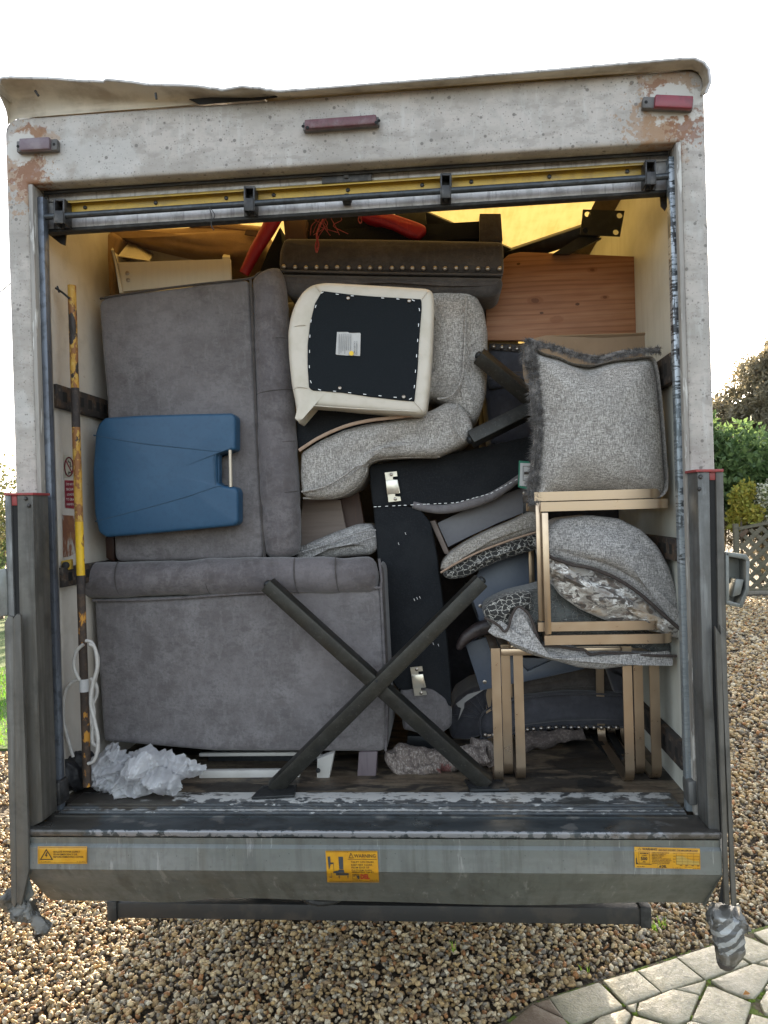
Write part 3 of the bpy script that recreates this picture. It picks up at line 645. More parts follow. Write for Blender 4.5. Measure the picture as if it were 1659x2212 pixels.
# guide channels beside the opening
VAN.part('guide_channel', box(-.976, -.9555, .028, .058, FLOOR, ZT-.03, .004), MT['seal_l'])
VAN.part('guide_channel', box(.9605, .979, .028, .058, FLOOR, ZT-.03, .003), MT['seal_r'])
VAN.part('guide_lip', box(.9795, XI-.0125, .010, .054, FLOOR, ZT-.01, .001), MT['alu_warm'])
VAN.part('gusset', prism(A([(97, 500), (143, 502), (140, 530), (130, 526)], .13), (0, .006, 0)), MT['hook'])
VAN.part('gusset', prism(A([(1425, 415), (1446, 413), (1444, 440), (1437, 455), (1428, 445)], .13), (0, .006, 0)), MT['hook'])
VAN.part('foot_block', prism([at(100, 1708, -.0)+V((0,0,0)), at(112, 1692, 0), at(128, 1690, 0), at(132, 1740, 0), at(108, 1746, 0)], (0, .06, 0), .006), MT['hook'])
VAN.part('foot_block', prism([at(1486, 1690, 0), at(1505, 1686, 0), at(1508, 1740, 0), at(1490, 1742, 0)], (0, .06, 0), .006), MT['alu'])
# lift columns outside the posts
def column(pxs, Y, dep, m, bv=.004, nm='lift_column'): return VAN.part(nm, prism(A(pxs, Y), (0, dep, 0), bv), m)
column([(36, 1069), (71, 1068), (78, 1350), (92, 1775), (60, 1790), (45, 1500)], -.095, .09, MT['alu_warm'])
column([(9, 1069), (23, 1069), (36, 1500), (44, 1790), (30, 1790), (20, 1500)], -.095, .09, MT['alu'])
column([(22, 1075), (37, 1075), (48, 1500), (60, 1790), (44, 1790), (35, 1500)], -.088, .05, MT['darkhole'], 0, 'column_slot')
column([(8, 1065), (71, 1064), (71.5, 1069.5), (8.5, 1070)], -.10, .10, MT['redcap'], .001, 'column_cap')
column([(23, 1070), (36, 1070), (37, 1092), (25, 1092)], -.0905, .03, MT['redcap'], .001, 'column_buffer')
column([(1506, 1019), (1533, 1018), (1541, 1500), (1556, 1800), (1530, 1790), (1519, 1500)], -.095, .09, MT['alu'])
column([(1546, 1018), (1563, 1018), (1571, 1400), (1573, 1500), (1579, 1800), (1562, 1800), (1554, 1500)], -.095, .09, MT['alu_warm'])
column([(1532, 1026), (1547, 1026), (1556, 1500), (1566, 1800), (1553, 1800), (1541, 1500)], -.088, .05, MT['darkhole'], 0, 'column_slot')
column([(1503, 1014), (1563.5, 1013), (1563.5, 1019), (1503, 1019.5)], -.10, .10, MT['redcap'], .001, 'column_cap')
column([(1532, 1019), (1547, 1019), (1547.5, 1037), (1533, 1037)], -.0905, .03, MT['redcap'], .001, 'column_buffer')
for pts in ([(9, 1345), (18, 1330), (28, 1333), (36, 1950), (30, 1962), (24, 1950)], [(27, 1338), (36, 1326), (44, 1328), (60, 1790), (62, 1880), (45, 1958), (36, 1950)]):
    column(pts, -.13, .012, MT['alu_warm'], .002, 'lift_arm')
for pts in ([(1545, 1352), (1551, 1362), (1558, 1372), (1571, 1800), (1576, 1955), (1566, 1955), (1561, 1800)], [(1556, 1350), (1566, 1360), (1569, 1375), (1582, 1750), (1592, 1958), (1581, 1958), (1573, 1750)]):
    column(pts, -.13, .012, MT['alu_warm'], .002, 'lift_arm')
column([(40, 1800), (60, 1890), (72, 1934), (46, 1962), (38, 1950)], -.10, .006, MT['housing'], .001, 'lift_bracket')
column([(1563, 1810), (1568, 1810), (1577, 1956), (1553, 1949), (1563, 1890)], -.10, .006, MT['chassis'], .001, 'lift_bracket')
for p_ in ((56, 1077), (63, 1092), (1513, 1030), (1510, 1056)):
    VAN.part('bolt', disc(at(*p_, -.096), .006, (0, -1, 0), .006, 8), MT['hook'])
# handle castings on the outer side of the columns
def casting(pts, Y):
    return prism(A(pts, Y), (0, .05, 0), .003)
hb = VAN.part('platform_catch', join(prism(A([(1568, 1193), (1575, 1193), (1576, 1308), (1569, 1306)], -.10), (0, .08, 0), .002), prism(A([(1568, 1192), (1613, 1198), (1620, 1210), (1616, 1216), (1608, 1208), (1568, 1201)], -.10), (0, .06, 0), .002),
    prism(A([(1612, 1205), (1620, 1210), (1619, 1276), (1604, 1313), (1596, 1309), (1611, 1272)], -.10), (0, .06, 0), .002), prism(A([(1569, 1296), (1604, 1306), (1603, 1313), (1569, 1306)], -.10), (0, .06, 0), .002),
    prism(A([(1572, 1196), (1616, 1202), (1617, 1275), (1600, 1309), (1573, 1304)], -.05), (0, .006, 0)), prism(A([(1590, 1250), (1608, 1252), (1600, 1285), (1582, 1290)], -.095), (0, .045, 0), .003)), MT['housing'])
VAN.part('platform_catch', join(prism(A([(-25, 1234), (12, 1228), (14, 1245), (16, 1330), (-22, 1336)], -.10), (0, .06, 0), .004)), MT['housing'])
# underrun bar, chassis, wheels, cab
ba, bb = at(250, 1958, .33), at(1390, 1971, .33)
VAN.part('underrun_bar', bar(ba, bb, .055, .055, (0, -1, 0), .004), MT['chassis'])
for p_ in (ba, bb): VAN.part('bar_end_cap', box(p_.x-.018, p_.x+.018, p_.y-.034, p_.y+.034, p_.z-.036, p_.z+.034, .004), MT['black'])
VAN.part('corrugated_hose', tube(cr([at(655, 1935, .2), at(665, 1944, .2), at(690, 1950, .2), at(715, 1947, .22), at(735, 1940, .25)], 6), lambda s: .011+.002*(1 if int(s*26) % 2 else 0), 8), MT['black'])
for x in (-.42, .42):
    VAN.part('chassis_rail', box(x-.04, x+.04, .35, 5.3, .62, .80, .004), MT['chassis'])
    VAN.part('bar_bracket', box(x-.02, x+.02, .34, .42, .55, .8, .002), MT['chassis'])
for y in (.9, 1.8, 2.9, 3.7): VAN.part('cross_member', box(-1.0, 1.0, y, y+.06, .80, ZF-.001, 0), MT['chassis'])
def wheel(x, y):
    n = 28; v = []; f = []; prof = [(.10, .20), (.11, .30), (.09, .335), (-.09, .335), (-.11, .30), (-.10, .20)]
    for k in range(n):
        a = 2*math.pi*k/n
        for dx, r in prof: v.append(V((x+dx, y+r*math.cos(a), .335+r*math.sin(a))))
    m = len(prof)
    for k in range(n):
        for j in range(m): f.append((k*m+j, k*m+(j+1) % m, ((k+1) % n)*m+(j+1) % m, ((k+1) % n)*m+j))
    w_ = VAN.part('wheel', (v, f), MT['tyre']); VAN.part('rim', tube([(x-.07, y, .335), (x+.07, y, .335)], .2, 24), MT['alu'], parent=w_)
for x in (-.80, .80): wheel(x, 2.35); wheel(x*1.03, 5.35)
VAN.part('axle', tube([(-.7, 2.35, .335), (.7, 2.35, .335)], .05, 10), MT['chassis'])
VAN.part('cab', prism([V((-.92, 4.05, .42)), V((-.92, 6.1, .42)), V((-.92, 6.15, .95)), V((-.92, 5.5, 1.25)), V((-.92, 5.0, 1.95)), V((-.92, 4.05, 2.0))], (1.84, 0, 0), .05, 3), MT['frame'])
# inside the body: lashing rails, signs
def lash(pts, X, nm='lash_rail', holes=0):
    P_ = [onx(p[0], p[1], X) for p in pts]
    o = VAN.part(nm, prism(P_, (.018 if X < 0 else -.018, 0, 0), .002), MT['track']); return o
XL, XR = -.9995, .9995
def rail(zc0, h, yA_, yB_, s, nh):
    x0 = s*.999; x1 = s*.975
    o = VAN.part('lash_rail', box(min(x0, x1), max(x0, x1), yA_, yB_, zc0-h/2, zc0+h/2, .003), MT['track'])
    for k in range(nh):
        yy = yA_+.05+(yB_-yA_-.08)*k/max(1, nh-1)
        VAN.part('rail_slot', box(min(s*.9745, s*.976), max(s*.9745, s*.976), yy-.014, yy+.014, zc0-h*.22, zc0+h*.22, 0), MT['darkhole'], parent=o)
    return o
zr1 = onx(112, 850, -.975).z; rail(zr1, .075, .12, 1.6, -1, 24)
zr2 = onx(125, 1250, -.975).z; rail(zr2, .065, .12, 1.4, -1, 20)
zr3 = onx(1452, 790, .975).z; rail(zr3, .09, .12, 1.4, 1, 20)
zr4 = onx(1465, 1630, .975).z; rail(zr4, .08, .12, 1.9, 1, 26)
rz5 = onx(1470, 1190, .975).z; rail(rz5, .07, .12, 1.4, 1, 20)
def wm(off): return lambda px, py: onx(px, py, -1.0+off)
w1, w2, w3 = wm(.002), wm(.003), wm(.004)
# D coordinates of the prohibition sign, partly behind the pole
fx = lambda x: (200+x*.2261)/1.852; fy = lambda y: (1800+y*.2261)/1.852
q1 = lambda x, y: w1(fx(x), fy(y)); q2 = lambda x, y: w2(fx(x), fy(y)); q3 = lambda x, y: w3(fx(x), fy(y))
sg = VAN.part('prohibition_sign', poly_px([(240, 85), (430, 130), (440, 480), (245, 500)], q1), STW, smooth=0)
ring_ = [(335+75*math.cos(a), 300+165*math.sin(a)) for a in np.linspace(0, 2*math.pi, 28, endpoint=False)]
VAN.part('red_ring', join(*[line_px(ring_[i], ring_[(i+1) % 28], 22, q2) for i in range(28)], line_px((282, 190), (395, 415), 18, q2)), INKM, parent=sg, smooth=0)
VAN.part('symbol', join(line_px((325, 175), (325, 215), 10, q3), line_px((325, 205), (360, 225), 14, q3), line_px((360, 225), (368, 300), 12, q3), line_px((368, 285), (410, 288), 6, q3), line_px((335, 385), (335, 430), 12, q3), line_px((335, 400), (368, 400), 14, q3)), INK, parent=sg, smooth=0)
sg2 = VAN.part('load_sign', poly_px([(258, 535), (475, 545), (485, 1045), (272, 1025)], q1), INKM, smooth=0)
VAN.part('print', join(text_px('DO NOT', 285, 625, 42, q3, 140, bold=.02), text_px('SECURE', 285, 715, 42, q3, 150, bold=.02), text_px('LOADS', 300, 808, 44, q3, 120, bold=.02), text_px('TO GRAB', 285, 895, 44, q3, 160, bold=.02), text_px('HANDLE', 295, 980, 44, q3, 150, bold=.02)), INKW, parent=sg2, smooth=0)
VAN.part('rusted_patch', poly_px([(210, 1140), (250, 1155), (440, 1165), (450, 1830), (330, 1890), (235, 1900), (225, 1400)], q1), MT['rustplate'], smooth=0)
# ================================================================== LOAD MATERIALS
def suede(name, c, c2, c3, bs=1.):
    return surf(name, c, [('noise', 6, c2, .42, .70, .85, 8), ('noise', (14, 14, 20), c3, .46, .72, .6, 8, (.4, 0, .9)), ('noise', (22, 22, 46), tuple(q*.6 for q in c), .55, .68, .45, 8, (.2, .5, 1.)), ('noise', (56, 40, 20), c2, .54, .70, .45, 7), ('noise', 110, tuple(q*.7 for q in c), .5, .75, .5, 3), ('crack', (60, 60, 60), tuple(q*.6 for q in c), .03, .0, .4), ('noise', 2.5, tuple(min(1, q*1.35) for q in c), .5, .68, .4, 3)],
        rough=.8, sheen=.25, spec=.3, bumps=[('crack', (95, 95, 95), .45*bs, .002), ('crack', (38, 38, 38), .35*bs, .003), ('noise', 35, .35*bs, .005, 6), ('noise', 9, .2*bs, .01)])
MT['suede'] = suede('grey_suede', (.124, .113, .114), (.170, .158, .160), (.088, .077, .076))
MT['suede_roll'] = suede('grey_suede_roll', (.105, .094, .098), (.150, .136, .138), (.06, .050, .048))
MT['suede_d'] = suede('dark_suede', (.075, .064, .060), (.11, .097, .09), (.045, .038, .035))
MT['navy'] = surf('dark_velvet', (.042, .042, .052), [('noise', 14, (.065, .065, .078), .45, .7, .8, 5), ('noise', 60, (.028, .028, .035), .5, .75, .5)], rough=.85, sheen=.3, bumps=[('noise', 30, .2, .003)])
MT['blackcloth'] = surf('black_lining_cloth', (.018, .020, .023), [('noise', 200, (.034, .036, .04), .5, .8, .6, 2), ('noise', 8, (.027, .029, .032), .45, .7, .6, 5)], rough=.95, spec=.15, bumps=[('noise', 160, .2, .001), ('noise', (9, 9, 14), .3, .012)])
MT['blacklining'] = surf('smooth_black_lining', (.014, .018, .022), [('noise', 260, (.022, .027, .032), .5, .8, .5, 2)], rough=.9, spec=.2, bumps=[('noise', 10, .1, .01)])
def tweed(name, lo, mid, hi):
    return surf(name, mid, [('noise', (420, 420, 60), hi, .50, .64, .75, 2), ('noise', (60, 60, 420), hi, .52, .66, .65, 2), ('noise', (330, 330, 100), lo, .54, .68, .6, 2), ('noise', (90, 90, 380), lo, .55, .68, .55, 2), ('noise', 8, tuple(q*.75 for q in mid), .5, .75, .35, 4)],
        rough=.92, spec=.2, bumps=[('noise', (350, 350, 80), .4, .0012, 2), ('noise', (80, 80, 350), .4, .0012, 2), ('noise', 22, .25, .006)])
MT['tweed'] = tweed('grey_tweed', (.080, .073, .066), (.21, .195, .18), (.43, .41, .38))
MT['tweed_l'] = tweed('brown_grey_tweed', (.085, .072, .058), (.21, .19, .165), (.40, .375, .34))
MT['tweed_b'] = tweed('blue_grey_tweed', (.068, .066, .066), (.20, .192, .186), (.42, .405, .39))
MT['cream'] = surf('cream_leatherette', (.65, .59, .50), [('noise', 9, (.50, .45, .34), .45, .75, .6, 5), ('noise', 3, (.68, .65, .56), .5, .7, .6)], rough=.45, coat=.05, bumps=[('noise', 200, .1, .0006), ('noise', 14, .2, .006)])
MT['blue'] = surf('blue_leatherette', (.022, .085, .17), [('noise', 5, (.03, .105, .20), .45, .7, .6, 4), ('noise', 60, (.016, .065, .135), .5, .75, .4)], rough=.48, spec=.45, bumps=[('voro', 260, .12, .0006), ('noise', 10, .1, .006)])
MT['white'] = surf('white_paint', (.62, .60, .56), [('noise', 12, (.50, .48, .44), .5, .75, .6, 5)], rough=.5)
MT['silver'] = surf('pale_metal_tube', (.62, .54, .44), [('noise', (60, 60, 8), (.50, .44, .36), .5, .7, .6)], rough=.35, metal=.5)
MT['paper'] = surf('white_paper_label', (.68, .67, .65), [('noise', 30, (.58, .57, .55), .5, .75, .6)], rough=.8, bumps=[('noise', 40, .2, .002)])
MT['zip'] = surf('beige_zip_tape', (.36, .25, .18), [('noise', 90, (.28, .19, .13), .5, .7, .7)], rough=.8)
MT['pine'] = surf('varnished_pine', (.27, .125, .062), [('wave', (1.2, 5, 16), (.18, .07, .032), .50, .95, .75, 3, None, 5.5), ('noise', (3, 20, 70), (.34, .175, .095), .45, .7, .6, 4), ('noise', (2, 8, 5), (.20, .085, .04), .5, .7, .5),
    *[('spot', at(x, y, .62), (r, .2, r*.62), (.06, .022, .01), .9, 60., .35) for x, y, r in ((1156, 649, .016), (1279, 583, .010), (1307, 642, .009), (1247, 657, .009), (1120, 570, .008), (1170, 676, .008))],
    *[('spot', at(x, y, .62), (r, .2, r*.5), (.17, .06, .022), .5, 40., .3) for x, y, r in ((1156, 649, .034), (1279, 583, .022), (1202, 690, .03), (1307, 642, .018))]],
    rough=.5, spec=.3, bumps=[('noise', (4, 60, 120), .08, .001)])
MT['card'] = surf('brown_cardboard', (.27, .185, .115), [('wave', (90, 90, .5), (.235, .16, .10), .3, .9, .6, 2), ('noise', 9, (.22, .15, .09), .5, .75, .6, 5)], rough=.85, bumps=[('noise', (150, 150, 3), .2, .001)])
MT['gunmetal'] = surf('brushed_gunmetal', (.060, .058, .050), [('noise', (50, 50, 50), (.085, .082, .072), .45, .75, .7, 4), ('noise', (9, 9, 9), (.042, .042, .042), .5, .72, .6, 4), ('noise', 130, (.14, .13, .12), .68, .75, .5, 3)], rough=(25, .38, .55), metal=.65, bumps=[('noise', (200, 200, 200), .08, .0005)])
MT['gunmetal_d'] = surf('black_steel', (.022, .024, .026), [('noise', 30, (.045, .047, .05), .5, .75, .6, 5)], rough=.45, metal=.4)
MT['gold'] = surf('brushed_champagne_metal', (.43, .33, .235), [('noise', 4, (.34, .255, .175), .45, .7, .4, 2)], rough=(30, .27, .38), metal=.92)
MT['drawer'] = surf('grey_laminate', (.16, .16, .175), [('noise', 60, (.14, .14, .155), .5, .75, .6), ('noise', 4, (.19, .185, .19), .45, .7, .5)], rough=.5)
MT['drawer_b'] = surf('blue_grey_laminate', (.085, .105, .145), [('noise', 5, (.11, .125, .16), .45, .7, .5), ('noise', 90, (.07, .09, .125), .5, .75, .4)], rough=.42)
MT['greywood'] = surf('taupe_wood_panel', (.20, .155, .13), [('noise', (4, 60, 60), (.16, .12, .10), .45, .7, .7, 4)], rough=.6)
MT['brownwood'] = surf('dark_brown_wood', (.07, .035, .025), [('noise', (40, 40, 4), (.11, .05, .03), .5, .7, .6)], rough=.5)
MT['purplewood'] = surf('dusky_painted_leg', (.085, .07, .095), [('noise', 20, (.12, .10, .13), .5, .75, .6)], rough=.5)
MT['red'] = surf('red_leatherette', (.34, .010, .022), [('noise', 30, (.30, .012, .02), .45, .7, .7, 5), ('noise', (90, 90, 10), (.52, .05, .06), .6, .75, .4)], rough=.5, bumps=[('noise', 60, .3, .002)])
MT['tan'] = surf('tan_suedette', (.30, .185, .085), [('noise', 8, (.38, .25, .13), .45, .7, .6, 4), ('noise', 90, (.24, .15, .07), .5, .75, .4)], rough=.75, sheen=.2, bumps=[('noise', 30, .15, .003)])
MT['creamboard'] = surf('cream_laminate', (.62, .56, .44), [('noise', (70, 70, 4), (.57, .51, .40), .45, .75, .5, 3)], rough=.55)
MT['stud'] = surf('nickel_stud', (.36, .32, .28), [('noise', 90, (.22, .19, .16), .5, .75, .6)], rough=.3, metal=.9)
MT['zinc'] = surf('zinc_plate', (.60, .56, .48), [('noise', 30, (.40, .38, .34), .45, .7, .7, 5), ('noise', (9, 9, 40), (.68, .62, .50), .55, .7, .5)], rough=.28, metal=.75)
MT['staple'] = surf('bright_staple', (.70, .70, .70), rough=.4, metal=.3)
MT['fur'] = surf('grey_faux_fur', (.085, .078, .074), [('noise', 45, (.20, .185, .175), .45, .62, .8, 4), ('noise', 130, (.035, .032, .03), .55, .7, .6, 2)], rough=.9, sheen=.4)
MT['piping'] = surf('dark_brown_piping', (.045, .034, .03), [('noise', 90, (.08, .065, .055), .5, .75, .6)], rough=.85)
MT['twine'] = surf('red_twine', (.30, .045, .055), [('noise', 120, (.42, .12, .11), .5, .7, .7)], rough=.85)
MT['poleY'] = surf('flaking_yellow_pole', (.80, .50, .02), [('noise', (30, 30, 20), (.62, .36, .025), .5, .7, .6, 6), ('noise', (26, 26, 14), (.20, .085, .03), .545, .60, .95, 8), ('noise', (16, 16, 9), (.045, .03, .022), .585, .61, 1., 9)], rough=.5, bumps=[('noise', (26, 26, 14), .6, .003, 8, .5, .6)])
MT['poleR'] = surf('rusty_pole_with_yellow_flakes', (.050, .034, .025), [('noise', 60, (.10, .06, .035), .5, .7, .7, 6), ('noise', 18, (.03, .022, .018), .5, .7, .6), ('noise', (18, 18, 9), (.70, .36, .03), .585, .60, 1., 7), ('noise', (18, 18, 9), (.34, .14, .03), .57, .585, .6, 7)], rough=.75, bumps=[('noise', 70, .4, .002)])
MT['poleM'] = surf('orange_rust_and_yellow_paint', (.62, .34, .05), [('noise', (30, 30, 18), (.30, .12, .035), .44, .50, .95, 8), ('noise', (60, 60, 40), (.70, .45, .10), .56, .62, .8, 6), ('noise', (18, 18, 10), (.04, .03, .025), .565, .585, 1., 8)], rough=.6, bumps=[('noise', (30, 30, 18), .6, .003, 8, .42, .52)])
MT['poleB'] = surf('dark_scaly_rust', (.035, .028, .026), [('noise', 60, (.075, .055, .045), .5, .7, .7, 6)], rough=.8, bumps=[('noise', 80, .5, .002)])
MT['cord'] = surf('grubby_white_cord', (.46, .44, .41), [('noise', 60, (.34, .32, .30), .5, .75, .7)], rough=.7)
MT['tape'] = surf('white_tape', (.68, .67, .66), [('noise', 40, (.55, .53, .52), .5, .75, .6)], rough=.6, bumps=[('noise', (20, 20, 90), .4, .002)])
MT['bag'] = surf('thin_white_plastic', (.78, .78, .79), [('noise', 9, (.50, .50, .52), .5, .7, .6)], rough=.22, spec=.6, coat=.3, trans=((.97, .97, .98), .6), bumps=[('noise', (60, 30, 20), .4, .004, 4)])
MT['bin_bag'] = surf('black_bag_cloth', (.014, .014, .016), [('noise', 25, (.028, .028, .03), .5, .75, .6)], rough=.6, bumps=[('noise', 18, .5, .02)])
MT['towel'] = surf('shaggy_brown_towel', (.16, .13, .115), [('noise', (200, 200, 80), (.34, .30, .27), .52, .66, .8, 3), ('noise', 60, (.07, .055, .05), .5, .66, .7, 4), ('spot', at(960, 1645, .45), (.025, .2, .025), (.20, .04, .04), .6, 60., 1.2)], rough=.95, bumps=[('noise', (150, 150, 90), .9, .006, 4)])
MT['towel_d'] = surf('dark_towel', (.07, .055, .05), [('noise', 90, (.14, .115, .10), .5, .68, .7, 3)], rough=.95, bumps=[('noise', 100, .8, .005, 4)])
MT['leopard'] = surf('black_white_animal_print', (.018, .017, .016), [('crack', (46, 46, 60), (.50, .48, .43), .055, .02, .9, 3, None, .9), ('noise', 120, (.10, .095, .09), .6, .75, .4)], rough=.8, sheen=.2, bumps=[('noise', 120, .3, .001)])
MT['snake'] = surf('grey_snake_print_velvet', (.055, .062, .058), [('noise', 12, (.10, .105, .095), .45, .7, .7, 5), ('crack', (50, 50, 60), (.022, .022, .021), .14, .05, .9, 3, None, .3), ('noise', 16, (.035, .035, .032), .52, .60, .75, 4), ('crack', (50, 50, 60), (.46, .45, .41), .04, .01, .35, 3, None, .3)], rough=.75, sheen=.3, bumps=[('crack', (50, 50, 60), .8, .006), ('noise', 90, .2, .001)])
MT['crushed'] = surf('crushed_silver_velvet', (.33, .305, .27), [('noise', (22, 22, 30), (.74, .72, .68), .52, .56, .95, 7, None, .8), ('noise', (26, 26, 40), (.05, .038, .03), .51, .55, .95, 7, None, 1.2), ('noise', (60, 60, 90), (.18, .13, .10), .55, .66, .6, 4), ('noise', 9, (.42, .30, .18), .55, .7, .5, 4)], rough=.42, sheen=.5, bumps=[('noise', (25, 25, 50), .8, .008, 6)])
MT['greylabel'] = surf('grey_tag', (.24, .23, .22), rough=.7)
MT['grn'] = surf('green_label_border', (.01, .16, .09), rough=.5)
MT['yl'] = surf('yellow_round_sticker', (.80, .52, .03), rough=.5)
STITCH = surf('stitching', (.03, .07, .12), rough=.8)

def thing_at(name, px, py, Y, label, cat, group=None): return Thing(name, at(px, py, Y), label, cat, group)
def pipe(T, pts, Y, r, m, name='piping', n=6, parent=None, off=(0, 0, 0)):
    return T.part(name, tube([p+V(off) for p in cr(A(pts, Y), n)], r, 7), m, parent=parent, smooth=60)

# ---------------------------------------------------------------- upper grey sofa, standing on its end
S1 = thing_at('sofa', 430, 1210, .55, 'grey suede sofa stood on end behind the blue chair back', 'sofa')
YS = .40
S1.part('side_panel', pad(A([(213, 652), (225, 641), (320, 629), (430, 615), (537, 602), (545, 735), (552, 850), (558, 980), (566, 1110), (571, 1206), (480, 1209), (330, 1212), (248, 1213), (244, 1120), (236, 990), (229, 850), (219, 740)], YS), .62, .014, .0, n=200, sm=2, rings=22, wr=.007, ws=4), MT['suede'])
def roll(path, rads, tuf=(), tw=.018, td=.10, sq=1., n=26, steps=10, wr=.002):
    P_ = cr(path, steps); L = len(P_); m = len(rads)
    def rr(s):
        t = s*(m-1); i = min(m-2, int(t)); r = rads[i]*(1-(t-i))+rads[i+1]*(t-i)
        e = min(s, 1-s)*L/3.2
        if e < 1: r *= math.sqrt(max(.02, 1-(1-e)**2))*.92+.08*e
        for q in tuf: r *= 1-td*math.exp(-((s-q)/tw)**2)
        return r
    v, f = tube(P_, rr, n, True, sq)
    v = [p+mnoise.noise_vector(p*13)*wr*2 for p in v]
    return v, f
yr = YS+.035
S1.part('rolled_back', roll(A([(574, 592), (583, 625), (588, 735), (594, 850), (599, 960), (604, 1060), (608, 1130), (611, 1206)], yr), [.052, .061, .066, .069, .072, .074, .071, .062], (.24, .42, .60, .78), .016, .035, 1.0, 30, 9), MT['suede_roll'], smooth=60)
pipe(S1, [(541, 603), (546, 700), (551, 850), (558, 1000), (567, 1130), (572, 1206)], YS-.004, .0048, MT['suede_d'])
pipe(S1, [(216, 645), (320, 628), (430, 614), (537, 602), (560, 590), (592, 587)], YS+.0, .0045, MT['suede_d'])
S1.part('seat_base', pad(A([(255, 650), (600, 620), (640, 1190), (270, 1208)], YS+.09), .55, .02), MT['suede_d'])
S1.part('foot', bar(at(170, 680, .55), at(222, 683, .55), .075, .07, (0, -1, 0), .004), MT['purplewood'])
S1.part('foot', prism(A([(230, 1158), (246, 1160), (247, 1212), (236, 1210), (215, 1195), (212, 1185)], .50), (0, .05, 0), .004), MT['brownwood'])
def arc_seam(T, px, py, Y, r, along, a0, a1, skew=0., m='suede_d'):
    ctr = at(px, py, Y); pts = []
    for t in np.linspace(a0, a1, 12):
        if along == 'z': pts.append(ctr+V((r*math.cos(t), -r*math.sin(t), skew*(t-a0))))
        else: pts.append(ctr+V((skew*(t-a0), -r*math.sin(t), r*math.cos(t))))
    T.part('tuft_seam', tube(pts, .0022, 6), MT[m], smooth=60)
for px, py, r in ((588, 735, .0635), (594, 845, .0665), (600, 955, .0695), (605, 1062, .0715)): arc_seam(S1, px, py, yr, r, 'z', .2, 2.7, -.006)
# ---------------------------------------------------------------- lower grey sofa
S2 = thing_at('sofa', 515, 1625, .6, 'grey suede sofa with rolled top edge, lower left behind the metal X leg', 'sofa')
YL = .345
S2.part('back_panel', pad(A([(202, 1296), (400, 1290), (640, 1276), (822, 1270), (828, 1400), (834, 1500), (836, 1560), (833, 1624), (700, 1624), (460, 1623), (240, 1604), (222, 1604), (216, 1500), (208, 1390)], YL), .75, .016, .006, n=220, sm=2, rings=22, wr=.008, ws=4), MT['suede'])
S2.part('rolled_edge', roll(A([(178, 1252), (215, 1254), (300, 1251), (400, 1248), (520, 1244), (640, 1242), (740, 1243), (818, 1240)], YL+.020), [.055, .066, .0655, .063, .0655, .064, .0655, .064, .060], (.125, .30, .42, .72, .86), .035, .06, 1.0, 30, 9), MT['suede_roll'], smooth=60)
for px, r in ((262, .0655), (452, .0635), (640, .0635), (728, .064)): arc_seam(S2, px, 1250-(px-262)*.02, YL+.02, r, 'x', .3, 2.8, .004)
pipe(S2, [(200, 1297), (300, 1296), (400, 1291), (480, 1285), (560, 1280), (640, 1277), (740, 1273), (822, 1269)], YL-.008, .0045, MT['suede_roll'])
pipe(S2, [(819, 1207), (824, 1250), (823, 1272), (827, 1350), (832, 1450), (836, 1540), (833, 1622)], YL+.002, .0045, MT['suede_roll'])
S2.part('arm_face', pad(A([(818, 1215), (829, 1225), (842, 1500), (838, 1618), (826, 1622), (820, 1400)], YL+.03), .65, .01), MT['suede_d'])
# ---------------------------------------------------------------- blue chair back
BL = thing_at('padded_chair', 360, 1150, .3, 'blue leatherette chair with angled stitching and a pale metal carry bar', 'chair')
yb = .315
BL.part('cushion', pad(A([(205, 935), (212, 915), (225, 902), (300, 897), (400, 894), (500, 892), (508, 900), (508, 972), (480, 976), (466, 982), (468, 1042), (482, 1050), (508, 1052), (514, 1062), (514, 1128), (505, 1136), (400, 1146), (300, 1155), (228, 1161), (212, 1150), (203, 1110), (199, 1020)], yb), .065, .012, .008, n=300, sm=1, rings=14, wr=.001), MT['blue'], smooth=60)
BL.part('cut_out_lining', pad(A([(464, 980), (474, 980), (474, 1048), (465, 1046)], yb+.02), .03, .003), MT['blue'])
BL.part('carry_bar', tube([at(497, 972, yb+.008), at(498.5, 1052, yb+.008)], .0062, 12), MT['silver'])
for pts in ([(202, 940), (300, 957), (400, 968), (464, 975), (478, 973)], [(206, 1126), (300, 1102), (400, 1074), (466, 1052), (480, 1052)], [(466, 980), (464, 1010), (466, 1046)]):
    P_ = cr(A(pts, 0), 10)
    P_ = [at(*(lambda q: (829.5+1660*(q-CAM).dot(RT)/(q-CAM).dot(FW), 1106-1660*(q-CAM).dot(UP)/(q-CAM).dot(FW)))(p), yb-.0) for p in P_]
    def bulge(p):
        c = at(357, 1027, yb); u = max(abs(p.x-c.x)/.235, abs(p.z-c.z)/.20); return max(0, 1-u*u)*.008
    BL.part('seam', tube([p-V((0, bulge(p)-.0005, 0)) for p in P_], .0022, 6), STITCH)
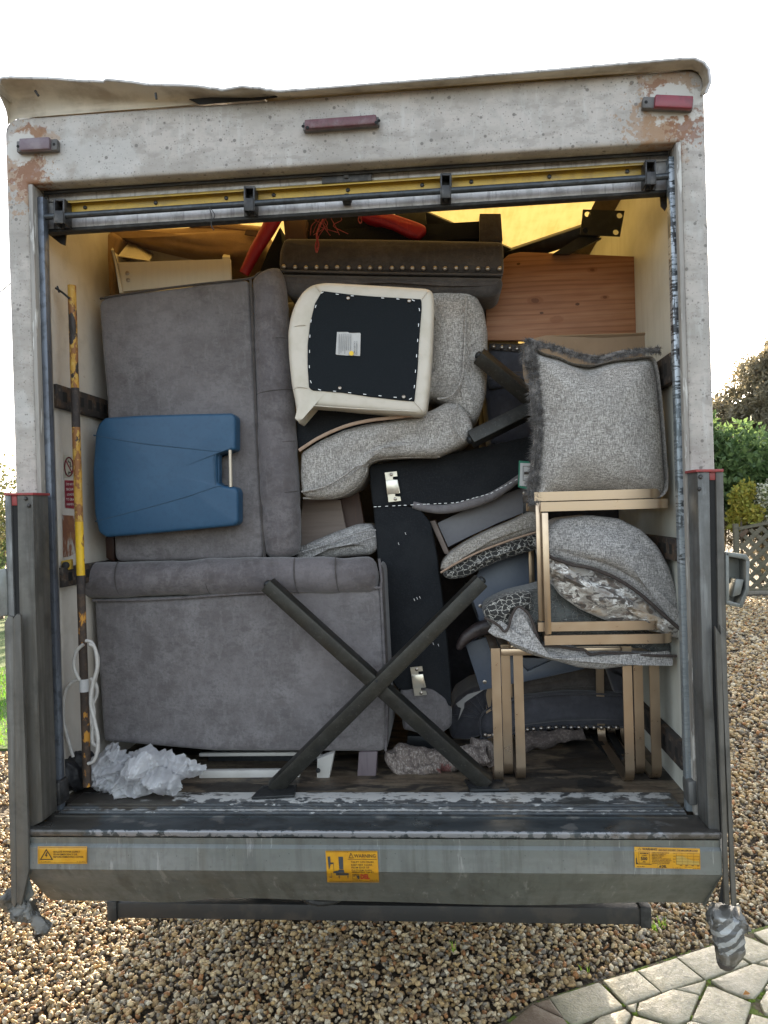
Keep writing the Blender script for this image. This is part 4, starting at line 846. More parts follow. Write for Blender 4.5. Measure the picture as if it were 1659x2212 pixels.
# ---------------------------------------------------------------- studded bench on top
SB = thing_at('studded_bench', 845, 640, .5, 'dark suede bench with a row of studs, legs up, across the top of the load', 'bench')
yt = .43
SB.part('upper_band', pad(A([(612, 516), (616, 512), (700, 513), (820, 514), (960, 517), (1080, 519), (1088, 524), (1089, 588), (1084, 592), (820, 587), (608, 582), (601, 575), (603, 540)], yt), .40, .022, .006, n=160, sm=1, wr=.002), MT['suede_d'])
SB.part('lower_band', pad(A([(603, 588), (820, 592), (1086, 596), (1088, 612), (1080, 630), (1062, 639), (940, 632), (800, 628), (640, 640), (618, 634), (606, 615)], yt-.004), .40, .032, .012, n=160, sm=2, wr=.003), MT['suede_d'])
pipe(SB, [(605, 585), (820, 590), (1086, 594)], yt-.008, .004, MT['suede_d'])
st = SB.part('stud', (lambda vf: ([v+at(613, 576, yt-.006) for v in vf[0]], vf[1]))(stud_mesh(.0085)), MT['stud'], smooth=60)
sme = st.data; p0 = at(613, 576, yt-.006)-SB.loc
for k in range(1, 21):
    x = 613+k*(1078-613)/20+(random.random()-.5)*3; c = st.copy(); c.name = 'stud'; COL.objects.link(c); c.parent = SB.o
    c.location = at(x, slope(x, 574, 582.5)+ (random.random()-.5)*1.5, yt-.006)-SB.loc-p0
SB.part('leg', prism(A([(1036, 461), (1082, 461), (1086, 520), (1036, 522)], .47), (0, .07, 0), .003), MT['suede_d'])
SB.part('leg', prism(A([(612, 474), (662, 470), (662, 517), (616, 517)], .48), (0, .07, 0), .003), MT['brownwood'])
SB.part('seat_underside', box(at(640, 520, .6).x, at(1060, 520, .6).x, .5, .85, at(800, 520, .6).z-.05, at(800, 512, .6).z, .004), MT['blackcloth'])
# ---------------------------------------------------------------- upturned cream seat
CS = thing_at('dining_chair', 775, 900, .4, 'cream leatherette chair turned to show its black underside and white care label', 'chair')
yc = .325
outl = [(636, 868), (628, 830), (622, 770), (620, 720), (625, 685), (635, 655), (652, 628), (672, 613), (700, 608), (780, 612), (860, 617), (925, 621), (936, 628), (938, 660), (934, 760), (928, 840), (921, 890), (914, 897), (860, 893), (780, 886), (720, 880), (668, 876), (655, 880), (650, 905), (644, 918), (640, 905)]
CS.part('seat_cover', pad(A(outl, yc), .11, .020, .004, n=190, sm=2, rings=10, wr=.0015, ws=14, cen=at(790, 750, yc)), MT['cream'], smooth=60)
CS.part('black_base_cloth', pad(A([(696, 628), (720, 631), (760, 636), (810, 640), (860, 643), (910, 646), (911, 665), (905, 740), (902, 800), (895, 867), (860, 864), (800, 857), (740, 848), (673, 843), (667, 836), (664, 790), (664, 745), (669, 700), (680, 655)], yc-.0075), .009, .003, .002, n=140, sm=0, wr=.0012), MT['blacklining'])
stp = []
edge = resamp(A([(696, 632), (760, 639), (860, 646), (907, 650), (902, 740), (893, 862), (800, 853), (673, 840), (668, 790), (670, 700), (684, 655)], yc-.011), 26)
for i, p in enumerate(edge):
    if random.random() < .12: continue
    t = (edge[(i+1) % 26]-edge[i-1]).normalized()*.0085
    stp.append(bar(p-t*.6, p+t*.6, .0022, .0018, (0, -1, 0), 0))
CS.part('staple', join(*stp), MT['staple'], kind='stuff', smooth=0)
for p_ in ((752, 644), (884, 650), (734, 838), (872, 857)): CS.part('screw', disc(at(*p_, yc-.0115), .006, (0, -1, 0), .0025, 12, -.6), MT['stud'])
lb = CS.part('care_label', pad(A([(728, 717), (752, 717), (754, 719), (779, 719), (778, 769), (750, 768), (725, 766)], yc-.0135), .001, .0003, .002, n=60, sm=0, wr=.002, ws=9), MT['paper'])
lm = lambda px, py: at(px, py, yc-.0205)
CS.part('print', join(text_px('CARELESSNESS', 769, 737, 3.4, lm, 30, rot=math.pi/2), text_px('CAUSES FIRE', 764, 737, 3.4, lm, 26, rot=math.pi/2), *[line_px((758-4.2*k, 722), (757.5-4.2*k, 764-random.random()*14), .9, lm) for k in range(7)]), INKG, parent=lb, smooth=0)
CS.part('price_dot', ([at(759+5*math.cos(a), 763+5*math.sin(a), yc-.0212) for a in np.linspace(0, 6.283, 18, endpoint=False)], [tuple(range(18))]), MT['yl'], parent=lb, smooth=0)
for pts in ([(632, 707, yc+.003), (645, 703), (660, 702)], [(634, 840, yc+.002), (645, 836), (664, 838)], [(676, 876), (760, 882), (900, 889)], [(682, 618), (690, 628), (697, 634)], [(924, 628), (912, 645)], [(895, 868), (914, 888)]):
    pipe(CS, pts, yc-.003, .0016, MT['cream'], 'seam')
# ---------------------------------------------------------------- tweed sofa behind it
TW = thing_at('armchair', 860, 1075, .6, 'brown grey tweed armchair on its side behind the cream chair, zip showing', 'armchair')
yw = .43
TW.part('back_cushion', pad(A([(900, 628), (940, 620), (1010, 613), (1030, 630), (1047, 662), (1055, 710), (1055, 790), (1051, 850), (1038, 895), (1022, 914), (1000, 905), (975, 880), (940, 862), (900, 860)], yw), .30, .055, .03, n=150, sm=3, rings=12, wr=.006, ws=9), MT['tweed'], smooth=60)
pipe(TW, [(1008, 640), (1006, 690), (1003, 760), (997, 820), (975, 855), (945, 862)], yw-.028, .004, MT['tweed'], 'seam')
TW.part('seat_arm', pad(A([(648, 977), (690, 950), (740, 927), (790, 914), (850, 905), (905, 895), (940, 880), (965, 866), (995, 872), (1012, 893), (1022, 918), (1022, 938), (1010, 955), (985, 968), (945, 986), (880, 986), (815, 990), (790, 1002), (788, 1022), (770, 1050), (740, 1070), (705, 1078), (665, 1077), (650, 1068), (646, 1030)], yw-.03), .32, .035, .02, n=190, sm=2, rings=12, wr=.006, ws=9, cen=at(850, 955, yw)), MT['tweed'], smooth=60)
pipe(TW, [(988, 872), (984, 900), (986, 930), (1003, 952)], yw-.050, .0035, MT['tweed'], 'seam')
pipe(TW, [(652, 1062, yw-.03), (700, 1052), (745, 1026), (765, 1010), (785, 1003)], yw-.052, .004, MT['tweed'], 'seam')
pipe(TW, [(655, 1076), (720, 1075), (765, 1055), (790, 1020), (795, 1003), (830, 990), (950, 986)], yw+.004, .004, MT['tweed'], 'seam')
TW.part('zip', tube(cr(A([(646, 973), (690, 945), (745, 921), (800, 908), (860, 901), (912, 894)], yw-.045), 6), .006, 8, True, .5), MT['zip'], smooth=60)
TW.part('black_base_cloth', pad(A([(640, 905), (655, 870), (915, 880), (912, 897), (800, 910), (700, 940), (645, 975), (640, 940)], yw+.02), .05, .006), MT['blackcloth'])
# ---------------------------------------------------------------- black-lined headboard, L-shaped frame with zinc hooks
HB = thing_at('upturned_settee', 880, 1590, .6, 'grey suede settee showing black lined underside with two zinc brackets, centre of load', 'settee')
yh = .52
HB.part('top_lining', pad(A([(797, 1004), (880, 994), (1000, 975), (1145, 942), (1165, 940), (1165, 1010), (1120, 1028), (1075, 1062), (1040, 1078), (1000, 1088), (900, 1092), (805, 1095), (800, 1050)], yh), .06, .006, .003, n=150, sm=1, wr=.003, ws=8), MT['blackcloth'])
HB.part('leg_lining', pad(A([(806, 1092), (860, 1090), (905, 1098), (930, 1128), (944, 1200), (956, 1290), (966, 1380), (974, 1470), (976, 1530), (940, 1500), (860, 1490), (845, 1470), (833, 1400), (824, 1290), (814, 1190)], yh+.004), .08, .008, .01, n=150, sm=1, wr=.006, ws=12, cen=at(885, 1290, yh)), MT['blackcloth'])
HB.part('suede_roll', tube(cr(A([(892, 1090), (920, 1097), (960, 1100), (1010, 1090), (1055, 1075), (1090, 1055), (1125, 1030)], yh+.004), 6), lambda s: .013+.004*math.sin(math.pi*s), 12), MT['suede'], smooth=60)
HB.part('suede_corner', pad(A([(863, 1492), (900, 1482), (935, 1488), (965, 1510), (977, 1545), (975, 1572), (955, 1586), (905, 1586), (870, 1578), (866, 1540)], yh-.004), .10, .022, .008, n=90, sm=2, wr=.003), MT['suede'])
stp = []
for a, b_ in (((805, 1095), (900, 1090)), ((900, 1090), (985, 1086)), ((985, 1086), (1060, 1066)), ((1060, 1066), (1130, 1028))):
    n_ = 7
    for k in range(n_):
        t = (k+random.random()*.5)/n_; x = a[0]+(b_[0]-a[0])*t; y = a[1]+(b_[1]-a[1])*t; q = (V((b_[0]-a[0], b_[1]-a[1]))).normalized()*3
        stp.append(bar(at(x-q.x, y-q.y, yh-.008), at(x+q.x, y+q.y, yh-.008), .0022, .003, (0, -1, 0), 0))
for x, y in ((900, 1290), (906, 1288), (894, 1293), (930, 1375), (925, 1385), (935, 1388), (946, 1391), (800+75, 1150), (860, 1172)): stp.append(bar(at(x, y, yh-.012), at(x+2, y+5, yh-.012), .0015, .002, (0, -1, 0), 0))
HB.part('staple', join(*stp), MT['staple'], kind='stuff', smooth=0)
def zinc(x, y, sx=1., sy=1., rot=0.04, mt=None):
    g = lambda a, b_, Y=yh-.018: at(x+a*sx+b_*sy*rot, y+b_*sy, Y)
    body = [(0, 0), (26, -3), (27, 8), (17, 9), (17, 15), (27, 16), (31, 45), (20, 46), (20, 52), (31, 53), (32, 62), (5, 65), (3, 34)]
    o = HB.part('bracket', prism([g(*p) for p in body], (0, .003, 0), 0), mt or MT['zinc'], smooth=0)
    HB.part('bracket_fold', prism([g(1, 17, yh-.0215), g(27, 15, yh-.0215), g(29, 46, yh-.0215), g(3, 48, yh-.0215)], (0, .006, 0), .002), mt or MT['zinc'], parent=o)
    for p_ in ((14, 4), (20, 58)): HB.part('screw', disc(g(*p_, yh-.019), .0062, (0, -1, 0), .003, 12), MT['stud'], parent=o)
zinc(831, 1021, 1.0, .98, .05); zinc(886, 1442, 1.0, .95, .07)
gl = HB.part('green_label', pad(A([(1121, 995), (1146, 997), (1146, 1058), (1119, 1053)], yh-.16), .001, .0002, n=24, sm=0), MT['grn'])
lm2 = lambda px, py: at(px, py, yh-.1625)
HB.part('label_face', poly_px([(1124, 1000), (1148, 1001), (1148, 1052), (1122, 1049)], lm2), MT['paper'], parent=gl, smooth=0)
lm3 = lambda px, py: at(px, py, yh-.1645)
HB.part('print', join(loop_px([(1130, 1007), (1150, 1007), (1150, 1038), (1130, 1038)], .9, lm3), poly_px([(1132, 1019), (1148, 1019), (1148, 1025), (1132, 1025)], lm3), text_px('REWARD', 1132, 1047, 4, lm3, 16)), INK, parent=gl, smooth=0)
# ---------------------------------------------------------------- pine board, cardboard
PB = single('pine_board', pad(A([(1057, 590), (1068, 588), (1078, 580), (1087, 560), (1100, 549), (1125, 544), (1240, 548), (1380, 554), (1378, 640), (1374, 733), (1368, 738), (1050, 735), (1050, 640)], .62), .02, .003, 0, n=160, sm=0, rings=3, seg=2), MT['pine'], 'varnished pine board with dark knots and a curved notch, upright at the upper right', 'board')
CB = thing_at('cardboard_box', 1300, 900, .6, 'flattened brown cardboard box tucked behind the fur edged cushion', 'box')
CB.part('panel', prism(A([(1135, 735), (1180, 724), (1300, 728), (1395, 722), (1408, 726), (1418, 745), (1420, 900), (1150, 905)], .50), (0, .006, 0), .001), MT['card'])
CB.part('flap', prism([at(1190, 726, .50), at(1340, 722, .49), at(1398, 720, .49), at(1399, 725, .50), at(1300, 730, .50)], (0, .004, .004), 0), MT['card'])
CB.part('panel', prism(A([(1128, 768), (1150, 760), (1152, 905), (1140, 850), (1130, 810)], .47), (0, .006, 0), .001), MT['card'])
# ---------------------------------------------------------------- fur-edged cushion
FC = thing_at('cushion', 1300, 1085, .3, 'large square grey tweed cushion with a shaggy dark fur edge, upper right', 'cushion')
yf = .145
fo = [(1143, 745), (1152, 738), (1180, 752), (1215, 760), (1245, 775), (1290, 778), (1335, 766), (1380, 762), (1418, 757), (1430, 768), (1437, 800), (1444, 860), (1450, 930), (1454, 990), (1458, 1030), (1456, 1062), (1440, 1080), (1380, 1076), (1310, 1070), (1255, 1072), (1200, 1085), (1150, 1092), (1144, 1060), (1152, 1000), (1160, 930), (1158, 860), (1150, 800)]
def ffold(p, s):
    c = at(1278, 790, yf); d = (p-c); k = -.022*math.exp(-(d.x/.03)**2-(min(0, d.z)/.12)**2)*s
    c2 = at(1170, 1045, yf); d2 = p-c2; k -= .012*math.exp(-((d2.x*.6+d2.z)/.022)**2)*math.exp(-(d2.x/.12)**2)*s
    return k
FC.part('cover', pad(A(fo, yf), .16, .03, .018, n=170, sm=2, rings=16, wr=.007, ws=9, back=True, fold=ffold), MT['tweed'], smooth=60)
def fur(path, n, ln, w_, thick, seed=0, droop=.0, outv=None):
    rg = random.Random(seed); P_ = [V(p) for p in path]; v = []; f = []
    for k in range(n):
        t = rg.random()*(len(P_)-1.001); i = int(t); p = P_[i].lerp(P_[i+1], t-i); tg = (P_[i+1]-P_[i]).normalized()
        a = rg.random()*6.283; nrm = tg.cross(V((math.cos(a), math.sin(a), math.sin(a*1.7)))).normalized()
        if nrm.y > .6: nrm.y *= -1
        clump = mnoise.noise_vector(p*60)*.9
        d = (nrm+clump+tg*(rg.random()-.5)*.8).normalized()*ln*(.5+rg.random()*.8); d.z -= droop
        b0 = p+nrm*thick*(rg.random()*.9); s = d.cross(V((rg.random()-.5, -1, rg.random()-.5))).normalized()*w_
        i0 = len(v); m_ = b0+d*.55+V((0, 0, -.15*ln)); v += [b0-s, b0+s, m_+s*.6, m_-s*.6, b0+d+V((0, 0, -.25*ln))]
        f += [(i0, i0+1, i0+2, i0+3), (i0+3, i0+2, i0+4)]
    return v, f
fpL = cr(A([(1150, 735), (1140, 760), (1150, 800), (1158, 860), (1162, 900), (1168, 935), (1162, 975), (1163, 1010), (1150, 1045), (1155, 1088)], yf+.055), 8)
fpT = cr(A([(1146, 738), (1180, 745), (1215, 755), (1250, 768), (1285, 775), (1300, 775), (1340, 764), (1385, 758), (1425, 756)], yf+.065), 8)
FC.part('fur_edge', tube(fpL, .016, 10, jit=.012), MT['fur'], smooth=60)
FC.part('fur_edge', tube(fpT, .008, 10, jit=.006), MT['fur'], smooth=60)
FC.part('fur_tufts', join(fur(fpL, 7000, .024, .0007, .017, 1), fur(fpT, 3600, .015, .0006, .008, 2)), MT['fur'], kind='stuff', smooth=0, fix=False)
# ---------------------------------------------------------------- velvet cushion
VC = thing_at('cushion', 1330, 1370, .35, 'domed grey tweed cushion with crushed silver velvet lower half and dark piping', 'cushion')
yv = .20
VC.part('tweed_face', pad(A([(1170, 1180), (1178, 1160), (1190, 1135), (1215, 1120), (1280, 1113), (1340, 1120), (1390, 1145), (1425, 1180), (1450, 1225), (1468, 1280), (1480, 1330), (1490, 1372), (1470, 1362), (1440, 1335), (1400, 1300), (1370, 1275), (1330, 1250), (1290, 1232), (1250, 1224), (1215, 1212), (1185, 1203)], yv), .22, .030, .030, n=160, sm=2, rings=14, wr=.006, ws=8, cen=at(1340, 1200, yv),
    fold=lambda p, s: -.003*math.exp(-(((p-at(1290, 1190, yv)).x*.75-(p-at(1290, 1190, yv)).z*.66)/.013)**2)*(1-s)*2.2*s-.003*math.exp(-(((p-at(1345, 1205, yv)).x*.75-(p-at(1345, 1205, yv)).z*.66)/.013)**2)*s), MT['tweed_b'], smooth=60)
VC.part('velvet_face', pad(A([(1172, 1190), (1190, 1205), (1225, 1216), (1260, 1227), (1300, 1238), (1340, 1256), (1375, 1280), (1410, 1308), (1450, 1345), (1489, 1373), (1462, 1374), (1420, 1368), (1370, 1356), (1310, 1342), (1255, 1318), (1215, 1290), (1188, 1248), (1176, 1218)], yv+.0), .20, .03, .030, n=150, sm=2, rings=12, wr=.012, ws=16, cen=at(1310, 1290, yv)), MT['crushed'], smooth=60)
pipe(VC, [(1170, 1182), (1188, 1202), (1215, 1213), (1240, 1221), (1262, 1224), (1290, 1232), (1330, 1249), (1370, 1274), (1400, 1298), (1440, 1334), (1468, 1358), (1492, 1374)], yv-.012, .0058, MT['piping'])
# ---------------------------------------------------------------- snakeskin cushion over the chair stack
SC = thing_at('cushion', 1260, 1450, .35, 'slumped grey tweed cushion with snake print velvet top, over the upright chair frames', 'cushion')
ys = .20
SC.part('velvet_top', pad(A([(1046, 1330), (1050, 1312), (1075, 1298), (1105, 1285), (1150, 1275), (1195, 1262), (1240, 1278), (1290, 1310), (1330, 1335), (1400, 1362), (1450, 1392), (1460, 1415), (1420, 1420), (1330, 1410), (1240, 1400), (1165, 1395), (1110, 1385), (1075, 1365), (1055, 1350)], ys+.07), .20, .04, .03, n=150, sm=2, rings=14, wr=.010, ws=12), MT['snake'], smooth=60)
SC.part('tweed_side', pad(A([(1062, 1345), (1078, 1358), (1092, 1362), (1100, 1355), (1106, 1335), (1116, 1314), (1128, 1312), (1145, 1330), (1158, 1360), (1168, 1392), (1190, 1398), (1240, 1402), (1270, 1412), (1300, 1412), (1350, 1412), (1410, 1416), (1462, 1418), (1445, 1430), (1410, 1438), (1360, 1442), (1300, 1450), (1250, 1445), (1205, 1432), (1150, 1418), (1110, 1400), (1085, 1375), (1070, 1360)], ys), .20, .03, .022, n=200, sm=1, rings=12, wr=.008, ws=14, cen=at(1190, 1420, ys)), MT['tweed_b'], smooth=60)
SC.part('velvet_corner', pad(A([(1046, 1332), (1044, 1318), (1055, 1306), (1085, 1290), (1120, 1280), (1148, 1280), (1150, 1320), (1128, 1314), (1114, 1316), (1104, 1336), (1097, 1356), (1088, 1360), (1070, 1350)], ys+.035), .10, .02, .014, n=110, sm=2, wr=.008, ws=14), MT['leopard'], smooth=60)
pipe(SC, [(1046, 1334), (1062, 1342), (1078, 1352), (1090, 1364), (1099, 1354), (1104, 1334), (1113, 1316), (1122, 1311), (1138, 1322), (1150, 1342), (1163, 1380), (1172, 1394), (1200, 1396), (1240, 1402), (1262, 1404), (1275, 1414), (1300, 1411), (1350, 1412), (1410, 1416), (1462, 1417)], ys-.008, .0045, MT['piping'])
# ---------------------------------------------------------------- long cushion with animal-print back
LC = thing_at('cushion', 1060, 1245, .5, 'long tweed cushion with black and white animal print underside, behind the gold frames', 'cushion')
yl = .47
LC.part('tweed_face', pad(A([(950, 1232), (955, 1215), (972, 1195), (1010, 1170), (1060, 1145), (1110, 1125), (1150, 1105), (1170, 1098), (1172, 1145), (1130, 1158), (1085, 1172), (1035, 1190), (990, 1212), (962, 1232)], yl), .20, .02, .012, n=130, sm=2, wr=.004), MT['tweed_l'], smooth=60)
LC.part('print_face', pad(A([(956, 1238), (975, 1226), (1010, 1206), (1050, 1188), (1090, 1173), (1130, 1160), (1172, 1147), (1172, 1185), (1130, 1196), (1080, 1212), (1035, 1232), (1005, 1248), (975, 1252), (960, 1248)], yl+.004), .18, .02, .012, n=130, sm=2, wr=.004), MT['leopard'], smooth=60)
pipe(LC, [(952, 1237), (985, 1217), (1035, 1192), (1085, 1173), (1130, 1158), (1172, 1146)], yl-.008, .0042, MT['zip'])
# ---------------------------------------------------------------- drawers / panels
def drawer(name, pts, Y, dep, m, label, cat, scr=(), extra=()):
    T = thing_at(name, pts[0][0], pts[0][1], Y, label, cat)
    T.part('front_panel', prism(A(pts, Y), (0, dep, 0), .0015), m)
    for p_ in scr: T.part('screw', disc(at(*p_, Y-.0005), .0075, (0, -1, 0), .002, 14), MT['stud'])
    for nm, pp, yy, dd, mm in extra: T.part(nm, prism(A(pp, yy), (0, dd, 0), .001), mm)
    return T
drawer('drawer', [(945, 1130), (1000, 1104), (1060, 1080), (1135, 1050), (1150, 1100), (1080, 1128), (1015, 1158), (968, 1182)], .60, .015, MT['drawer'], 'grey laminate drawer with a taupe end panel, tilted above the long cushion', 'drawer', ((1133, 1065),), [('end_panel', [(929, 1126), (940, 1124), (972, 1198), (960, 1196)], .585, .20, MT['greywood']), ('inner_end', [(1130, 1075), (1165, 1065), (1165, 1120), (1130, 1110)], .595, .02, MT['gunmetal_d'])])
drawer('cabinet_panel', [(1012, 1272), (1040, 1225), (1090, 1205), (1150, 1190), (1180, 1190), (1180, 1300), (1120, 1320), (1038, 1347), (1030, 1330)], .60, .018, MT['drawer_b'], 'blue grey laminate cabinet panel with one screw, behind the tip of the metal X', 'panel', ((1038, 1309),), [('edge', [(1004, 1262), (1014, 1270), (1040, 1348), (1034, 1346)], .60, .12, MT['gunmetal_d'])])
drawer('cabinet_panel', [(1005, 1390), (1064, 1372), (1072, 1380), (1140, 1450), (1250, 1400), (1250, 1440), (1140, 1470), (1038, 1492)], .62, .018, MT['drawer_b'], 'lower blue grey laminate panel, behind the left legs of the gold chair stack', 'panel', ((1047, 1473),), [('black_end', [(1072, 1374), (1095, 1374), (1098, 1420), (1076, 1420)], .58, .03, MT['gunmetal_d']), ('rear_panel', [(1100, 1420), (1270, 1425), (1262, 1445), (1110, 1478)], .64, .01, MT['drawer_b'])])
single('leather_armchair', roll(A([(990, 1404), (1005, 1380), (1030, 1362), (1065, 1350), (1100, 1345)], .56), [.010, .022, .028, .028, .026], (), n=16), surf('brown_black_leather', (.035, .025, .024), [('noise', 20, (.09, .07, .065), .5, .7, .7)], rough=.4, bumps=[('noise', (20, 20, 60), .4, .006)]), 'crumpled dark leather armchair end poking out between the two blue grey panels', 'armchair', smooth=60)
# ---------------------------------------------------------------- dark studded chair (mid right), ruffled armchair (low right)
DC = thing_at('armchair', 1100, 940, .8, 'dark grey studded chair back seen behind the bent metal bars, right of centre', 'armchair')
DC.part('back', pad(A([(1057, 738), (1110, 738), (1160, 745), (1160, 960), (1060, 960), (1050, 850)], .66), .3, .02, .01, n=90, wr=.003), MT['navy'])
DC.part('stud_band', pad(A([(1057, 740), (1100, 742), (1150, 748), (1150, 764), (1100, 759), (1057, 754)], .648), .02, .006, n=60), MT['suede_d'])
DC.part('seat', pad(A([(1055, 815), (1110, 800), (1160, 800), (1160, 830), (1100, 835), (1058, 840)], .63), .2, .02, .01, n=60), MT['navy'])
q0 = DC.part('stud', (lambda vf: ([v+at(1066, 749, .644) for v in vf[0]], vf[1]))(stud_mesh(.0085)), MT['stud'], smooth=60)
for x in (1084, 1101, 1117, 1133): 
    c = q0.copy(); c.name = 'stud'; COL.objects.link(c); c.parent = DC.o; c.location = at(x, 749+(x-1066)*.09, .644)-at(1066, 749, .644)
RA = thing_at('armchair', 1200, 1600, .9, 'dark velvet armchair with pleated arm and nickel studs, behind the gold chair legs', 'armchair')
RA.part('back', pad(A([(1060, 1490), (1130, 1465), (1230, 1448), (1300, 1440), (1350, 1442), (1360, 1500), (1200, 1500), (1080, 1520)], .74), .3, .03, .015, n=110, sm=2, wr=.004), MT['suede_d'])
RA.part('seat_front', pad(A([(1035, 1560), (1042, 1538), (1070, 1520), (1130, 1505), (1230, 1496), (1350, 1500), (1400, 1505), (1402, 1575), (1300, 1572), (1200, 1575), (1120, 1585), (1050, 1600), (1036, 1585)], .70), .35, .03, .02, n=130, sm=2, wr=.004), MT['navy'])
pipe(RA, [(1040, 1592), (1036, 1562), (1046, 1538), (1080, 1520), (1150, 1505), (1250, 1498), (1400, 1505)], .682, .0035, MT['navy'])
pipe(RA, [(1036, 1595), (1120, 1584), (1200, 1573), (1300, 1570), (1400, 1574)], .684, .0035, MT['navy'])
sm0 = stud_mesh(.0095)
q0 = RA.part('stud', ([v+at(1140, 1577, .676) for v in sm0[0]], sm0[1]), MT['stud'], smooth=60)
for x in [1048, 1066]+[1153+k*16.3 for k in range(12)]:
    y = 1577-(x-1140)*.10 if x < 1200 else 1572; y = 1588 if x < 1100 else y
    c = q0.copy(); c.name = 'stud'; COL.objects.link(c); c.parent = RA.o; c.location = at(x, y, .676)-at(1140, 1577, .676)
RA.part('pleated_arm', pad(A([(965, 1560), (985, 1510), (1020, 1488), (1065, 1480), (1075, 1530), (1050, 1590), (1010, 1602), (975, 1598)], .73), .25, .03, .025, n=90, sm=2), MT['navy'])
for k in range(7):
    a = .2+k*.33; c0 = (1055, 1555)
    pipe(RA, [(c0[0]-22*math.cos(a), c0[1]-22*math.sin(a)), (c0[0]-55*math.cos(a)-4, c0[1]-52*math.sin(a)), (c0[0]-85*math.cos(a), c0[1]-72*math.sin(a)+6)], .698+.004*k*.2, .0032, MT['navy'], 'pleat')
RA.part('back', pad(A([(1310, 1440), (1400, 1440), (1404, 1500), (1330, 1500)], .68), .2, .02, n=60), MT['navy'])
single('fabric_tag', join(prism(A([(985, 1520), (1010, 1500), (1045, 1490), (1012, 1512), (990, 1528)], .60), (0, .001, 0)), prism(A([(988, 1525), (1004, 1512), (1002, 1530), (990, 1556), (996, 1530)], .598), (0, .001, 0))), MT['greylabel'], 'small grey fabric tag curling out beside the grey suede corner', 'tag', smooth=0)
# ---------------------------------------------------------------- board and cushion behind the sofas
single('wood_panel', prism(A([(655, 1075), (735, 1080), (752, 1165), (700, 1190), (640, 1195)], .62), (0, .02, 0), .002), MT['greywood'], 'taupe wooden panel in the gap right of the upper sofa', 'panel', smooth=0)
single('wooden_post', prism(A([(735, 1078), (775, 1060), (790, 1150), (750, 1165)], .66), (0, .03, 0), .002), MT['brownwood'], 'dark brown wooden post behind the taupe panel', 'post', smooth=0)
GC = thing_at('cushion', 735, 1200, .5, 'small dark tweed cushion squeezed flat on top of the lower sofa', 'cushion')
GC.part('cover', pad(A([(630, 1200), (660, 1175), (720, 1150), (770, 1132), (800, 1132), (812, 1150), (815, 1185), (800, 1200), (700, 1208)], .50), .2, .04, .02, n=100, sm=2, wr=.004), MT['tweed_b'], smooth=60)
pipe(GC, [(640, 1196), (700, 1178), (770, 1152), (812, 1145)], .468, .003, MT['tweed_b'], 'seam'); pipe(GC, [(700, 1186), (770, 1172), (812, 1158)], .466, .003, MT['tweed_b'], 'seam')
# ---------------------------------------------------------------- X-shaped table legs
def xleg(name, bars, plates, pads, label, wd=.048, th=.048, hole=None, T0=None, m=None):
    c = bars[0][0]; T = Thing(name, T0 or c, label, 'metal_leg', 'metal X table legs')
    for a, b_, up in bars: T.part('bar', bar(a, b_, wd, th, up, .0035), m or MT['gunmetal'])
    for pts, dv in plates: T.part('foot_plate', prism(pts, dv, .0012), MT['gunmetal_d'])
    for p, d in pads: T.part('end_pad', disc(p, .014, d, .010, 14), MT['gunmetal_d'])
    return T
zfl = FLOOR+.0275
fA = onz(592, 1706, zfl+.004); fB = onz(1048, 1690, zfl+.004)
tA = at(578, 1262, .26); tB = at(1040, 1254, .26)
fA = at(590, 1704, .19); fB = at(1054, 1694, .22)
cx_ = at(815, 1468, .22)
X1 = xleg('x_table_leg', [(tA, fB, (0, -1, -.22)), (fA+V((0, .0015, 0)), tB+V((0, .0015, 0)), (0, -1, -.22))], [], [(tA, (tA-fB)), (tB, (tB-fA))], 'brushed metal X table leg standing in front of the load, plates on the floor', m=MT['gunmetal'])
X1.part('hole', disc(at(815, 1468, .22)+V((0, -.026, 0)), .0045, (0, -1, .2), .0008, 12), MT['darkhole'])
for a, pts in ((0, [(543, 1722), (566, 1697), (641, 1694), (636, 1717)]), (1, [(1016, 1706), (1003, 1683), (1084, 1681), (1100, 1704)])):
    P_ = [onz(x, y, FLOOR+.014) for x, y in pts]
    pl_ = X1.part('foot_plate', prism(P_, (0, 0, -.008), .001), MT['gunmetal_d'])
    c = sum(P_, V())/4
    for k in range(4):
        h = c+(P_[k]-c)*.72+V((0, 0, .0002)); X1.part('slot', bar(h-V((.009, 0, 0)), h+V((.009, 0, 0)), .007, .0012, (0, 0, 1), 0), MT['darkhole'], parent=pl_)
# middle right: bent pair of bars
a0 = at(1034, 768, .40); a1 = at(1170, 880, .45); b0 = at(1016, 950, .40)
X2 = xleg('x_table_leg', [(a0, a1, (-.5, -1, -.35)), (b0, a1+V((-.012, 0, .004)), (.3, -1, .55))], [], [(a0, (a0-a1)), (b0, (b0-a1))], 'dark metal X table leg lying sideways, its bars meeting behind the fur edged cushion', wd=.05, th=.05)
